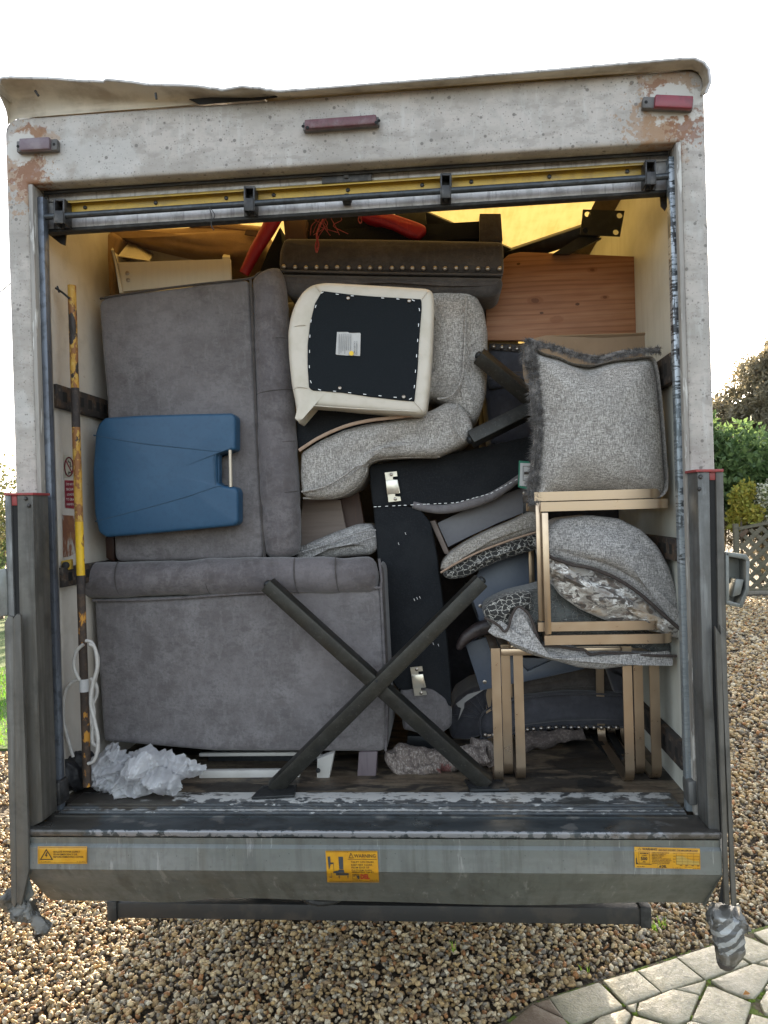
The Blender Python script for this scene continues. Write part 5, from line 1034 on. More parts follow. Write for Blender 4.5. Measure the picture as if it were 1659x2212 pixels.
# top right, with square plate
p1 = at(1300, 482, .58)
X3 = xleg('x_table_leg', [(at(1292, 492, .62), at(1085, 560, .80), (0, -1, -.5)), (at(870, 452, .62), at(1110, 556, .80), (0, -1, -.5))], [], [], 'black metal X table leg on top of the load with a square drilled plate', wd=.055, th=.055, m=MT['gunmetal_d'])
pl = [(1259, 453), (1349, 456), (1339, 511), (1253, 507)]
def holed_plate(T, pts, Y, holes, r):
    # plate with four real holes: triangulated by bridging is replaced with a filled curve
    cu = bpy.data.curves.new('p', 'CURVE'); cu.dimensions = '2D'; cu.fill_mode = 'BOTH'; cu.extrude = .003
    P_ = A(pts, Y); o = P_[0]
    def sp(q):
        s = cu.splines.new('POLY'); s.points.add(len(q)-1)
        for i, p in enumerate(q): s.points[i].co = (p.x-o.x, p.z-o.z, 0, 1)
        s.use_cyclic_u = True
    sp(P_)
    for hx, hy in holes:
        c = at(hx, hy, Y); sp([c+V((math.cos(a)*r, 0, math.sin(a)*r)) for a in np.linspace(0, 6.2832, 17)[:-1]])
    ob = bpy.data.objects.new('t', cu); COL.objects.link(ob); bpy.context.view_layer.update()
    me = bpy.data.meshes.new_from_object(ob.evaluated_get(bpy.context.evaluated_depsgraph_get()))
    vf = ([V((v.co.x+o.x, Y+v.co.z, v.co.y+o.z)) for v in me.vertices], [tuple(p.vertices) for p in me.polygons])
    bpy.data.objects.remove(ob); bpy.data.curves.remove(cu)
    return vf
X3.part('square_plate', holed_plate(X3, pl, .575, [(1269, 463), (1338, 466), (1264, 498), (1330, 502)], .0105), MT['gunmetal_d'])
X3.part('brace', prism(A([(1250, 512), (1300, 514), (1230, 548), (1195, 548)], .60), (0, .02, 0)), MT['gunmetal_d'])
X3.part('side_bar', prism(A([(850, 452), (918, 455), (924, 508), (860, 480)], .56), (0, .04, 0), .002), MT['gunmetal_d'])
# ---------------------------------------------------------------- red chairs, tan chair, cream drawer unit
T = thing_at('chair', 560, 600, .6, 'red leatherette chair leg and frame leaning behind the upper sofa, near the yellow roof', 'chair')
T.part('leg', tube([at(527, 592, .50), at(550, 545, .50), at(580, 495, .49), at(600, 455, .48)], lambda s: .019+.012*s, 14), MT['red'], smooth=60)
T.part('black_underside', prism(A([(560, 590), (580, 540), (605, 490), (612, 545), (600, 590)], .56), (0, .1, 0)), MT['blackcloth'])
T = thing_at('chair', 800, 510, .6, 'red leatherette chair upside down with its black underside, hung with red twine', 'chair')
T.part('seat_rim', pad(A([(765, 452), (800, 452), (850, 460), (905, 479), (921, 487), (920, 500), (904, 515), (885, 510), (845, 490), (790, 474)], .47), .35, .014, .004, n=90, sm=2), MT['red'], smooth=60)
T.part('black_underside', pad(A([(662, 470), (770, 460), (800, 466), (850, 484), (903, 512), (905, 520), (664, 520)], .52), .3, .004), MT['blackcloth'])
tw = []
rg = random.Random(5)
for k in range(9):
    x0 = 680+rg.random()*50; p = [(x0, 463), (x0+rg.uniform(-12, 12), 475), (x0+rg.uniform(-22, 22), 488), (x0+rg.uniform(-25, 25), 500+rg.random()*10)]
    tw.append(tube(cr(A(p, .40+rg.random()*.02), 5), .0013, 5))
tw.append(tube(cr(A([(700, 470), (690, 490), (684, 510), (688, 528), (684, 545), (682, 530), (688, 510)], .40), 5), .0035, 6)); tw.append(tube(cr(A([(776, 466), (774, 475), (778, 482), (781, 478), (779, 466)], .40), 5), .0022, 6))
single('red_twine', join(*tw[:-1]), MT['twine'], 'frayed tangle of red twine hanging above the studded bench', 'twine', smooth=60)
single('twine_loop', tw[-1], MT['twine'], 'small loop of red twine hanging on the red chair', 'twine', smooth=60)
T = thing_at('chair', 380, 640, .8, 'tan suedette chair lying under the yellow roof at the upper left', 'chair')
T.part('seat', pad(A([(226, 500), (260, 494), (420, 486), (520, 480), (568, 484), (570, 530), (555, 548), (500, 552), (440, 549), (380, 538), (320, 524), (270, 512), (230, 515)], .62), .5, .03, .015, n=130, sm=2, wr=.002), MT['tan'], smooth=60)
T.part('leg', pad(A([(224, 505), (240, 498), (262, 512), (250, 540), (248, 600), (246, 642), (206, 642), (212, 600), (218, 540)], .60), .08, .02, .006, n=80, sm=2), MT['tan'], smooth=60)
T.part('pocket', prism(A([(532, 496), (560, 498), (555, 510), (528, 506)], .598), (0, .01, 0)), MT['brownwood'])
T.part('seat_edge', pad(A([(400, 478), (480, 476), (560, 490), (556, 502), (470, 492), (400, 484)], .615), .1, .01, n=60), MT['tan'], smooth=60)
T = thing_at('drawer', 370, 630, .6, 'empty cream laminate drawer with two dowel heads, on top of the upper sofa', 'drawer')
T.part('front_panel', prism(A([(254, 567), (497, 559), (500, 607), (262, 630)], .46), (0, .014, 0), .001), MT['creamboard'])
T.part('side_panel', prism([at(242, 535, .60), at(244, 541, .455), at(252, 567, .455), at(264, 632, .455), at(258, 634, .455), at(240, 540, .455)], (.004, .0, 0)), MT['creamboard'], smooth=0)
T.part('end_panel', prism(A([(243, 541), (251, 566), (265, 632), (258, 633)], .452), (0, .24, 0), .001), MT['creamboard'])
T.part('inner_side', prism([at(255, 553, .48), at(282, 518, .72), at(330, 548, .72), at(320, 563, .48)], (0, .01, 0)), MT['creamboard'], smooth=0)
T.part('back_panel', prism(A([(262, 520), (300, 520), (560, 545), (560, 565), (262, 565)], .73), (0, .014, 0), .001), MT['creamboard'])
T.part('far_side', prism([at(480, 555, .47), at(497, 556, .47), at(497, 548, .72), at(485, 546, .72)], (0, .0, -.08)), MT['creamboard'], smooth=0)
for p_ in ((275, 590), (277, 605)): T.part('dowel_head', disc(at(*p_, .459), .008, (0, -1, 0), .003, 14), MT['stud'])
# ---------------------------------------------------------------- gold chair frames
GG = 'stacked gold sled chair frames'
def chair_model(name, label):
    """upright sled chair frame: x width, y depth, z up; front legs at y=0"""
    Wc, Hc, Dc, rr = .415, .445, .46, .045
    o = bpy.data.objects.new(name, None); o.empty_display_size = .1; COL.objects.link(o); meta(o, label, 'chair', GG)
    def prt(nm, vf, m): q_ = mesh_obj(nm, vf[0], vf[1], m, V((0, 0, 0)), 35); q_.parent = o; return q_
    for s in (-1, 1):
        x = s*Wc/2
        arc = [V((x, rr-rr*math.cos(a), rr-rr*math.sin(a))) for a in np.linspace(0, math.pi/2, 7)]
        prt('leg', sweep([V((x, 0, Hc)), V((x, 0, Hc*.5)), V((x, 0, rr+.001))]+arc[1:-1]+[V((x, rr, 0)), V((x, Dc*.5, 0)), V((x, Dc-rr, 0))]+[V((x, Dc-rr+rr*math.sin(a), rr-rr*math.cos(a))) for a in np.linspace(0, math.pi/2, 6)]+[V((x, Dc, .2)), V((x, Dc-.02, Hc))], .029, .009, (1, 0, 0)), MT['gold'])
        prt('seat_rail', bar((x, .006, Hc-.012), (x, Dc-.03, Hc-.012), .029, .010, (0, 0, 1), .002), MT['gold'])
    prt('cross_rail', bar((-Wc/2+.018, .004, Hc-.014), (Wc/2-.018, .004, Hc-.014), .012, .022, (0, 0, 1), .002), MT['gold'])
    prt('cross_rail', bar((-Wc/2+.018, Dc-.03, Hc-.014), (Wc/2-.018, Dc-.03, Hc-.014), .012, .022, (0, 0, 1), .002), MT['gold'])
    return o
def copy_tree(o, parent=None):
    c = o.copy(); COL.objects.link(c)
    if parent: c.parent = parent
    for ch in [q_ for q_ in o.children]: copy_tree(ch, c)
    return c
G1 = chair_model('sled_chair', 'upright gold metal chair frame, front one of the three stacked on the floor')
def place_up(o, pxL, pxR, pybL, pybR, Y):
    l = at(pxL, pybL, Y); r = at(pxR, pybR, Y); c = (l+r)/2
    wdt = (r-l).length; o.location = V((c.x, Y, FLOOR+.006)); o.scale = (wdt/.415,)*1+(1, 1); return wdt
place_up(G1, 1126, 1419, 1665, 1685, .275)
spec_ = [(1099, 1384, 1676, 1680, .315, 'upright gold metal chair frame, the middle one nested in the floor stack'), (1078, 1361, 1680, 1683, .25, 'upright gold metal chair frame, leftmost of the floor stack, beside the X leg foot')]
for xl_, xr_, ya_, yb_, Y, lab in spec_:
    c = copy_tree(G1); c.name = 'sled_chair'; c['label'] = lab; place_up(c, xl_, xr_, ya_, yb_, Y)
for (xl_, xr_, yt_, ybm, Y, lab) in ((1172, 1452, 1091, 1381, .155, 'gold metal chair frame on its side above the stack, nearer of the pair'), (1158, 1435, 1069, 1352, .185, 'gold metal chair frame on its side above the stack, farther of the pair')):
    c = copy_tree(G1); c.name = 'sled_chair'; c['label'] = lab
    # lying on its side, feet pointing right: local z -> -X, local x -> Z
    tl = at(xl_, (yt_+ybm)/2, Y); tr = at(xr_, (yt_+ybm)/2, Y); H = tr.x-tl.x
    zt_ = at((xl_+xr_)/2, yt_, Y).z; zb_ = at((xl_+xr_)/2, ybm, Y).z
    M_ = Matrix(((0, 0, -1, 0), (0, 1, 0, 0), (1, 0, 0, 0), (0, 0, 0, 1)))
    c.matrix_world = Matrix.Translation(V((tr.x, Y, (zt_+zb_)/2))) @ M_ @ Matrix.Diagonal(V(((zt_-zb_)/.415, 1, H/.445, 1)))
# ---------------------------------------------------------------- floor odds and ends
T = thing_at('folding_table', 540, 1680, .4, 'white painted steel table lying flat under the lower sofa', 'table')
fz = FLOOR+.012
wa, wb = onz(432, 1671, fz), onz(648, 1669, fz)
T.part('rail', bar(wa, wb, .026, .022, (0, -1, 0), .002), MT['white']); T.part('rail', bar(at(432, 1629, .42), at(690, 1627, .42), .012, .02, (0, -1, 0), .002), MT['white'])
T.part('rail', bar(at(690, 1628, .42), at(700, 1680, .36), .02, .02, (0, -1, 0), .002), MT['white'])
T.part('black_panel', prism(A([(450, 1634), (690, 1632), (690, 1655), (450, 1655)], .5), (0, .01, 0)), MT['gunmetal_d'])
T = thing_at('white_leg', 702, 1685, .4, 'white square metal leg with a bolt, on the floor beside the metal X', 'metal_leg')  # a loose white metal leg on its own
T.part('leg', prism(A([(685, 1640), (722, 1626), (710, 1686), (684, 1684)], .32), (0, .04, 0), .003), MT['white'])
T.part('bolt', disc(at(688, 1664, .318), .008, (-.4, -1, 0), .008, 10), MT['gunmetal_d'])
single('wooden_leg', prism(A([(775, 1625), (815, 1624), (811, 1691), (771, 1684)], .34), (0, .06, 0), .003), surf('dusky_wood_leg', (.12, .095, .105), [('noise', (60, 60, 5), (.09, .07, .08), .5, .7, .6)], rough=.6), 'dusky loose wooden leg standing on the floor below the lower sofa', 'furniture_leg')  # a loose wooden leg alone, no seat above it
def rag(path, r, n=22, amp=.012, sq=1.): 
    v, f = tube(cr(path, 7), r, n, True, sq); return [p+mnoise.noise_vector(p*22)*amp+mnoise.noise_vector(p*60)*amp*.3 for p in v], f
T = thing_at('towel', 950, 1672, .4, 'shaggy brown grey towel bundled on the floor behind the right foot of the metal X', 'towel')
T.part('fold', rag(A([(848, 1650), (870, 1634), (910, 1640), (960, 1641), (1010, 1636), (1055, 1630)], .40), lambda s: .045-.012*s), MT['towel'], smooth=60)
T.part('fold', rag(A([(842, 1622), (850, 1645), (870, 1660), (905, 1666), (950, 1660)], .37), lambda s: .022), MT['towel'], smooth=60)
T.part('fold', rag(A([(1020, 1612), (1050, 1615), (1065, 1635), (1050, 1650)], .42), lambda s: .022), MT['towel'], smooth=60)
single('dark_towel', rag(A([(1120, 1612), (1150, 1600), (1185, 1596), (1215, 1590), (1260, 1585)], .60), lambda s: .040-.022*s, 18), MT['towel_d'], 'dark furry throw lying on the floor under the studded armchair', 'throw', smooth=60)
T = thing_at('steel_runner', 1300, 1650, .6, 'black steel bed bracket lying on the floor between the right chair legs', 'bracket')
T.part('pale_strip', bar(at(1205, 1600, .78), at(1300, 1606, .78), .014, .01, (0, -1, 0), 0), surf('pale_strip', (.36, .30, .29), rough=.6))
T.part('black_bar', bar(at(1282, 1590, .75), at(1345, 1668, .40), .025, .012, (0, 0, 1), .001), MT['gunmetal_d'])
T.part('black_bar', bar(at(1318, 1585, .75), at(1350, 1640, .5), .03, .012, (0, 0, 1), .001), MT['gunmetal_d'])
single('black_box', join(prism(A([(880, 1590), (960, 1592), (955, 1622), (878, 1620)], .58), (0, .2, 0), .002)), MT['gunmetal_d'], 'small black box in the dark gap left of the towel', 'box')
# ---------------------------------------------------------------- rusty pole, cord, tape, clamp
PL = thing_at('scaffold_pole', 190, 1650, .3, 'rusty steel pole with flaking yellow paint leaning inside the left edge of the van', 'pole')
pa, pb = at(155, 617, .165), at(187, 1652, .14)
def ponp(y): t = (y-617)/(1652-617.); return pa.lerp(pb, t+0)
def seg(y0_, y1_, m, n_=10, nm='pole_section'):
    P_ = [ponp(y0_+(y1_-y0_)*k/n_) for k in range(n_+1)]
    PL.part(nm, tube(P_, lambda s: .0135, 18, True, 1., jit=.0008), MT[m], smooth=50)
seg(617, 655, 'poleM', 6); seg(655, 840, 'poleM', 14); seg(840, 925, 'poleB', 8); seg(925, 1130, 'poleM', 14); seg(1130, 1245, 'poleY', 10); seg(1245, 1285, 'poleB', 6); seg(1285, 1698, 'poleR', 20)
PL.part('white_tape', tube([ponp(1468), ponp(1480), ponp(1495)], .0155, 18), MT['tape'], smooth=50)
PL.part('bent_hook', join(tube(A([(150, 645), (135, 632), (120, 622)], .15), .0035, 8), tube(A([(128, 632), (124, 618)], .15), .003, 6)), MT['gunmetal_d'])
cdp = [[(193, 1392), (205, 1400), (210, 1440), (200, 1480), (196, 1520), (205, 1560), (212, 1600), (205, 1640), (190, 1650)], [(185, 1384), (200, 1390), (211, 1420), (210, 1450), (198, 1500), (203, 1540), (200, 1600), (212, 1612)], [(180, 1392), (165, 1408), (160, 1440), (172, 1470)], [(178, 1465), (155, 1475), (140, 1500), (136, 1550), (145, 1590), (158, 1635)], [(195, 1465), (207, 1478), (209, 1500), (198, 1530), (197, 1560), (208, 1590), (212, 1620), (200, 1645), (188, 1650)]]
single('cord', join(*[tube(cr(A(p, .105+.012*i), 8), .0058, 8) for i, p in enumerate(cdp)]), MT['cord'], 'looped grubby white cord hanging round the foot of the rusty pole', 'cord', smooth=60)
CL = Thing('ratchet_clamp', at(160, 1225, .2), 'yellow clamp with a black knob fixed on the lower lash rail behind the pole', 'clamp')
CL.part('body', prism([at(132, 1212, .16), at(170, 1206, .30), at(206, 1194, .42), at(206, 1208, .42), at(171, 1224, .30), at(134, 1232, .16)], (0, .03, 0), .003), MT['yellow'])
CL.part('face', prism(A([(131, 1212), (152, 1208), (153, 1230), (134, 1233)], .155), (0, .02, 0), .003), MT['yellow'])
CL.part('knob', disc(at(143, 1221, .153), .012, (0, -1, 0), .012, 14), MT['black'])
# ---------------------------------------------------------------- white plastic and black bag
PBG = thing_at('plastic_sheet', 320, 1715, .2, 'crumpled heap of thin white plastic sheeting at the lower left of the load floor', 'plastic sheet')
base = ico(5)
def crump(cpx, rpx, Y, ry, seed, fr=9., amp=.42):
    c = at(cpx[0], cpx[1], Y); s = sc_at(Y); rx, rz = rpx[0]*s, rpx[1]*s; v = []
    off = V((seed*7.3, seed*3.1, seed*5.7))
    for q_ in base[0]:
        p = V((q_.x*rx, q_.y*ry, q_.z*rz)); w_ = p+off
        w_ = w_+mnoise.noise_vector(w_*9)*.03; w2 = V((w_.x*1.8+w_.z, w_.y, w_.z*.7-w_.x*.5)); n1 = mnoise.noise(w_*fr*1.3); n2 = 1-abs(mnoise.noise(w2*fr*1.9))*3.0; n3 = 1-abs(mnoise.noise(w2*fr*4.3+V((5, 5, 5))))*3
        k = 1+amp*(n1*1.3+n2*.30+n3*.17)-.12; z = c+V((q_.x*rx*k, q_.y*ry*k, q_.z*rz*k)); z.z = max(z.z, FLOOR+.006+.002*n3); v.append(z)
    return v, base[1]
def film(cpx, rpx, Y, seed, bulge, tilt=0., amp=1.):
    """thin crumpled film: ragged sheet draped over a bulge, folded by ridged noise"""
    s = sc_at(Y); c0 = at(cpx[0], cpx[1], Y); v = []; f = []; nr, na = 26, 72; off = V((seed*5.3, seed*2.7, seed*1.9))
    for i in range(nr+1):
        for k in range(na):
            a_ = 2*math.pi*k/na; q_ = i/nr; rag_ = 1+.22*mnoise.noise(V((math.cos(a_)*1.8, math.sin(a_)*1.8, seed)))+.13*mnoise.noise(V((math.cos(a_)*7, math.sin(a_)*7, seed)))
            x = math.cos(a_)*q_*rag_*rpx[0]*s; z = math.sin(a_)*q_*rag_*rpx[1]*s
            x, z = x*math.cos(tilt)-z*math.sin(tilt), x*math.sin(tilt)+z*math.cos(tilt)
            p = V((x, 0, z)); w_ = p+off; w_ = w_+mnoise.noise_vector(w_*11)*.02
            g1 = abs(mnoise.noise(w_*15))*2; g2 = abs(mnoise.noise(V((w_.x*46, 0, w_.z*19))+off)); g3 = abs(mnoise.noise(w_*75+off))
            y = -bulge*math.cos(min(1, q_)*1.5)-amp*(.030*(1-g1)+.020*(1-g2*2)+.009*(1-2*g3))+.03*mnoise.noise(w_*6)
            q3 = c0+V((x, y, z))+mnoise.noise_vector(w_*24)*.007; q3.z = max(q3.z, FLOOR+.004+.004*abs(mnoise.noise(q3*60))); v.append(q3)
    for i in range(nr):
        for k in range(na): f.append((i*na+k, i*na+(k+1) % na, (i+1)*na+(k+1) % na, (i+1)*na+k))
    return v, f
for cc, rr_, Y, sd_, bl, tl in (((300, 1665), (88, 40), .25, 1, .03, 0), ((250, 1655), (50, 44), .24, 2, .06, .4), ((330, 1648), (58, 42), .23, 3, .07, .1), ((400, 1648), (52, 26), .24, 4, .05, -.1), ((295, 1690), (62, 26), .17, 5, .04, .1), ((355, 1676), (56, 28), .18, 6, .05, -.3), ((235, 1676), (36, 30), .21, 7, .04, .5), ((262, 1625), (22, 30), .25, 8, .03, .2), ((312, 1655), (40, 34), .17, 9, .05, .8)):
    PBG.part('fold', film(cc, rr_, Y, sd_, bl, tl), MT['bag'], smooth=60, fix=False)
single('black_bag', crump((160, 1668), (36, 50), .20, .08, 9, 8, .35), MT['bin_bag'], 'limp black bag in the corner beside the pole foot', 'bag', smooth=60)
# ---------------------------------------------------------------- dark fillers added deep in the van so the gaps read black
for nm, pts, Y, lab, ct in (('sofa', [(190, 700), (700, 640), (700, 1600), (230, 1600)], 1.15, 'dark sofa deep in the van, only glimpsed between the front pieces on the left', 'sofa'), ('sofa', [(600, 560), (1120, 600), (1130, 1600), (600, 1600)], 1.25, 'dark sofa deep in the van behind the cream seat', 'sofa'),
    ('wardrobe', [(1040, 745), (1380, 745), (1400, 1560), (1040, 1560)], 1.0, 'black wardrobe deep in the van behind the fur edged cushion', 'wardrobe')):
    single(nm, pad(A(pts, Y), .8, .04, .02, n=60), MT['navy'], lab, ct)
single('string', join(tube(cr(A([(452, 448), (458, 470), (456, 485), (462, 497)], .03), 5), .0016, 6), tube(cr(A([(455, 450), (464, 465), (457, 478)], .03), 5), .0014, 6)), MT['black'], 'short black string tied round the locking rod', 'string')
# ================================================================== GROUND, PAVING, LAWN
MT['soil'] = surf('gravel_bed', (.15, .115, .075), [('voro', 45, (.34, .26, .16), .42, .12, .9), ('noise', 60, (.08, .06, .045), .48, .62, .8, 5), ('noise', 3, (.22, .17, .11), .45, .7, .4)], rough=.9, bumps=[('voro', 45, .8, .012)])
def tint_mat(name, rough=.6, trans=None, bump=0):
    B = NB(name); a = B.n('ShaderNodeVertexColor', layer_name='tint').outputs[0]
    nz = B.rng(B.tex('noise', 160 if not trans else 20, 3), .35, .7, .75, 1.25)
    c = B.n('ShaderNodeMixRGB', {'Fac': 1., 'Color1': a, 'Color2': (1, 1, 1, 1)}, blend_type='MULTIPLY'); B.t.links.new(nz, c.inputs['Color2'])
    B.t.links.new(c.outputs[0], B.b.inputs['Base Color']); B.b.inputs['Roughness'].default_value = rough
    if trans:
        tb = B.n('ShaderNodeBsdfTranslucent', {'Color': c.outputs[0]}); ms = B.n('ShaderNodeMixShader', {0: trans, 1: B.b.outputs[0], 2: tb.outputs[0]}); B.t.links.new(ms.outputs[0], B.out.inputs[0])
    return B.m
MT['stone'] = tint_mat('gravel_stone', .7)
MT['leaf'] = tint_mat('leaves', .55, .45)
g = single('ground', ([V((-60, -30, -.02)), V((60, -30, -.02)), V((60, 90, -.02)), V((-60, 90, -.02))], [(0, 1, 2, 3)]), MT['soil'], kind='structure', smooth=0, loc=(0, 0, 0))
# lawn on the left
LAWN = [(-20, 3.85), (-2.35, 3.85), (-2.2, 4.6), (-2.2, 23.5), (-20, 23.5)]
lawn = single('lawn', ([V((x, y, .0)) for x, y in LAWN]+[V((x, y, -.03)) for x, y in LAWN], [(0, 1, 2, 3, 4)]+[(i, (i+1) % 5, 5+(i+1) % 5, 5+i) for i in range(5)]),
    surf('lawn_soil', (.06, .10, .02), [('noise', 30, (.09, .15, .025), .45, .7, .8)], rough=.9), kind='structure', smooth=0)
MT['blade'] = tint_mat('grass_blades', .6, .5)
n = 26000
gx = RNG.uniform(-5.5, -2.25, n); gy = RNG.uniform(3.88, 9.1, n)
h = RNG.uniform(.02, .05, n); an = RNG.uniform(0, 6.28, n); w_ = .0035
b0 = np.stack([gx, gy, np.zeros(n)], 1); sx = np.stack([np.cos(an), np.sin(an), np.zeros(n)], 1)*w_
tip = b0+np.stack([RNG.normal(0, .012, n), RNG.normal(0, .012, n), h], 1)
vv = np.stack([b0-sx, b0+sx, tip], 1).reshape(-1, 3); ff = np.arange(3*n).reshape(-1, 3)
cc = np.repeat(np.stack([RNG.uniform(.09, .20, n), RNG.uniform(.22, .40, n), RNG.uniform(.015, .04, n)], 1), 3, 0)
meta(big_mesh('grass', vv, ff, MT['blade'], cc), kind='stuff')
# kerb stones between lawn and gravel
kst = surf('pale_kerb_stone', (.38, .34, .28), [('noise', 40, (.26, .23, .18), .45, .7, .8)], rough=.85)
K = []
for k in range(14):
    x0_ = -2.32-k*.23; o = mesh_obj('kerb_stone', *box(-.105, .105, -.05, .05, 0, .05, .012), kst, V((x0_, 3.78+random.uniform(-.01, .01), -.005))); o.rotation_euler[2] = random.uniform(-.06, .06); o.parent = g; K.append(o)
# pavers traced on the ground plane
MT['paver'] = surf('pale_concrete_paver', (.46, .41, .265), [('noise', 90, (.54, .50, .37), .5, .65, .8, 4), ('voro', 130, (.20, .17, .13), .22, .10, .6), ('noise', 55, (.30, .26, .19), .57, .68, .6, 4), ('noise', 3.5, (.42, .38, .29), .45, .7, .5), ('voro', 37, (.10, .09, .075), .10, .06, .6)], rough=(40, .35, .7), bumps=[('noise', 120, .6, .003, 5), ('voro', 130, .3, .002)])
MT['paver_b'] = surf('brown_worn_paver', (.24, .16, .10), [('noise', 60, (.32, .24, .16), .5, .7, .8), ('noise', 200, (.5, .45, .4), .68, .75, .5)], rough=.6, bumps=[('noise', 120, .6, .003, 5)])
ED = [onz(1064.8+.358*x, 1941.7+.358*y, 0) for x, y in ((-200, 860), (80, 745), (230, 640), (345, 600), (640, 505), (865, 432), (1110, 352), (1330, 280), (1500, 213), (1740, 148), (2000, 60))]
pav = single('paving', ([V((p.x, p.y-.006, .011)) for p in ED]+[V((ED[-1].x+3, ED[-1].y+1.5, .011)), V((ED[-1].x+3, -2.2, .011)), V((ED[0].x, -2.2, .011))], [tuple(range(len(ED)+3))]), surf('sandy_joint', (.09, .07, .04), [('noise', 14, (.10, .15, .012), .47, .58, .9, 6), ('noise', 60, (.05, .04, .025), .5, .7, .5)], rough=.95, bumps=[('noise', 60, .8, .01)]), kind='structure', smooth=0)
PV = [[(350, 595), (640, 505), (780, 645), (640, 697), (495, 750), (430, 720)], [(668, 492), (865, 435), (1008, 558), (800, 632)], [(878, 432), (1107, 357), (1262, 480), (1022, 560)], [(1115, 350), (1330, 280), (1440, 320), (1540, 388), (1278, 478)],
    [(1350, 272), (1500, 215), (1656, 283), (1740, 330), (1565, 384), (1452, 318)], [(1575, 203), (1740, 150), (1900, 215), (1672, 276)], [(805, 642), (868, 628), (860, 678), (822, 662)], [(885, 625), (1085, 545), (1240, 580), (1180, 722), (1100, 755), (872, 678)],
    [(1105, 542), (1285, 492), (1248, 572)], [(1320, 488), (1570, 392), (1700, 422), (1610, 560), (1565, 598), (1405, 545)], [(1295, 530), (1340, 535), (1555, 625), (1510, 770), (1480, 800), (1200, 728)], [(1612, 622), (1665, 535), (1830, 590), (1775, 720), (1640, 685)],
    [(1565, 695), (1700, 735), (1850, 790), (1760, 900), (1500, 850)], [(645, 712), (795, 665), (832, 695), (800, 750), (755, 820), (540, 800)], [(850, 705), (1045, 758), (1100, 800), (1050, 900), (800, 850)], [(95, 754), (240, 637), (420, 722), (455, 760), (330, 850), (90, 840)], [(250, 632), (340, 602), (425, 715), (265, 640)],
    [(1605, 382), (1700, 350), (1860, 410), (1720, 418)], [(1715, 430), (1870, 418), (1990, 480), (1840, 580), (1640, 540)], [(1680, 340), (1770, 330), (1930, 400), (1880, 410)], [(1110, 800), (1190, 735), (1470, 805), (1430, 930), (1080, 900)], [(470, 760), (530, 808), (750, 830), (720, 960), (350, 870)], [(1780, 320), (1900, 225), (2060, 300), (1960, 390)], [(1890, 590), (2000, 490), (2160, 560), (2060, 680)], [(1800, 720), (1860, 595), (2040, 690), (1960, 820)],
    [(-60, 860), (80, 760), (85, 850), (330, 870), (250, 1000), (-100, 1000)], [(780, 860), (1070, 910), (1020, 1050), (740, 1010)], [(1090, 915), (1420, 945), (1400, 1080), (1060, 1050)], [(1450, 900), (1740, 920), (1720, 1070), (1430, 1060)]]
first = None
for k, q_ in enumerate(PV):
    P_ = [onz(1064.8+.358*x, 1941.7+.358*y, .022) for x, y in q_]
    c = sum(P_, V())/len(P_); P_ = [c+(p-c)*1.025 for p in P_]
    o = mesh_obj('paver', *pad(P_, .05, .004, .0008, n=56, sm=0 if len(P_) < 99 else 1, rings=2, dv=(0, 0, -1), seg=2, wr=.001, ws=20), MT['paver_b'] if k in (15, 16, 25) else MT['paver'], c, 50)
    o.parent = pav; o.location = c-pav.location; o['kind'] = 'structure'; del o['kind']
# more pavers beyond the frame, toward the camera and right
TR = [[onz(1064.8+.358*x, 1941.7+.358*y, .022) for x, y in q_] for q_ in PV]
TB = [(min(p.x for p in q_)-.02, max(p.x for p in q_)+.02, min(p.y for p in q_)-.02, max(p.y for p in q_)+.02) for q_ in TR]
exx = [p.x for p in ED]; eyy = [p.y for p in ED]
for j in range(17):
    for i in range(18):
        x = .42+i*.262+(j % 2)*.12; y = 1.75-j*.245
        if x > 5.0 or y > float(np.interp(x, exx, eyy))-.11: continue
        if any(b0 < x+dx < b1 and c0 < y+dy < c1 for b0, b1, c0, c1 in TB for dx in (-.11, 0, .11) for dy in (-.1, 0, .1)): continue
        sx_, sy_ = random.uniform(.117, .126), random.uniform(.108, .117)
        pts = [V((x+a_*sx_+random.uniform(-.008, .008), y+b_*sy_+random.uniform(-.008, .008), .022)) for a_, b_ in ((-1, -1), (1, -1), (1, 1), (-1, 1))]
        c = sum(pts, V())/4; o = mesh_obj('paver', *pad(pts, .05, .005, .001, n=24, sm=0, rings=2, dv=(0, 0, -1), seg=1), MT['paver'], c, 50); o.parent = pav; o.location = c-pav.location
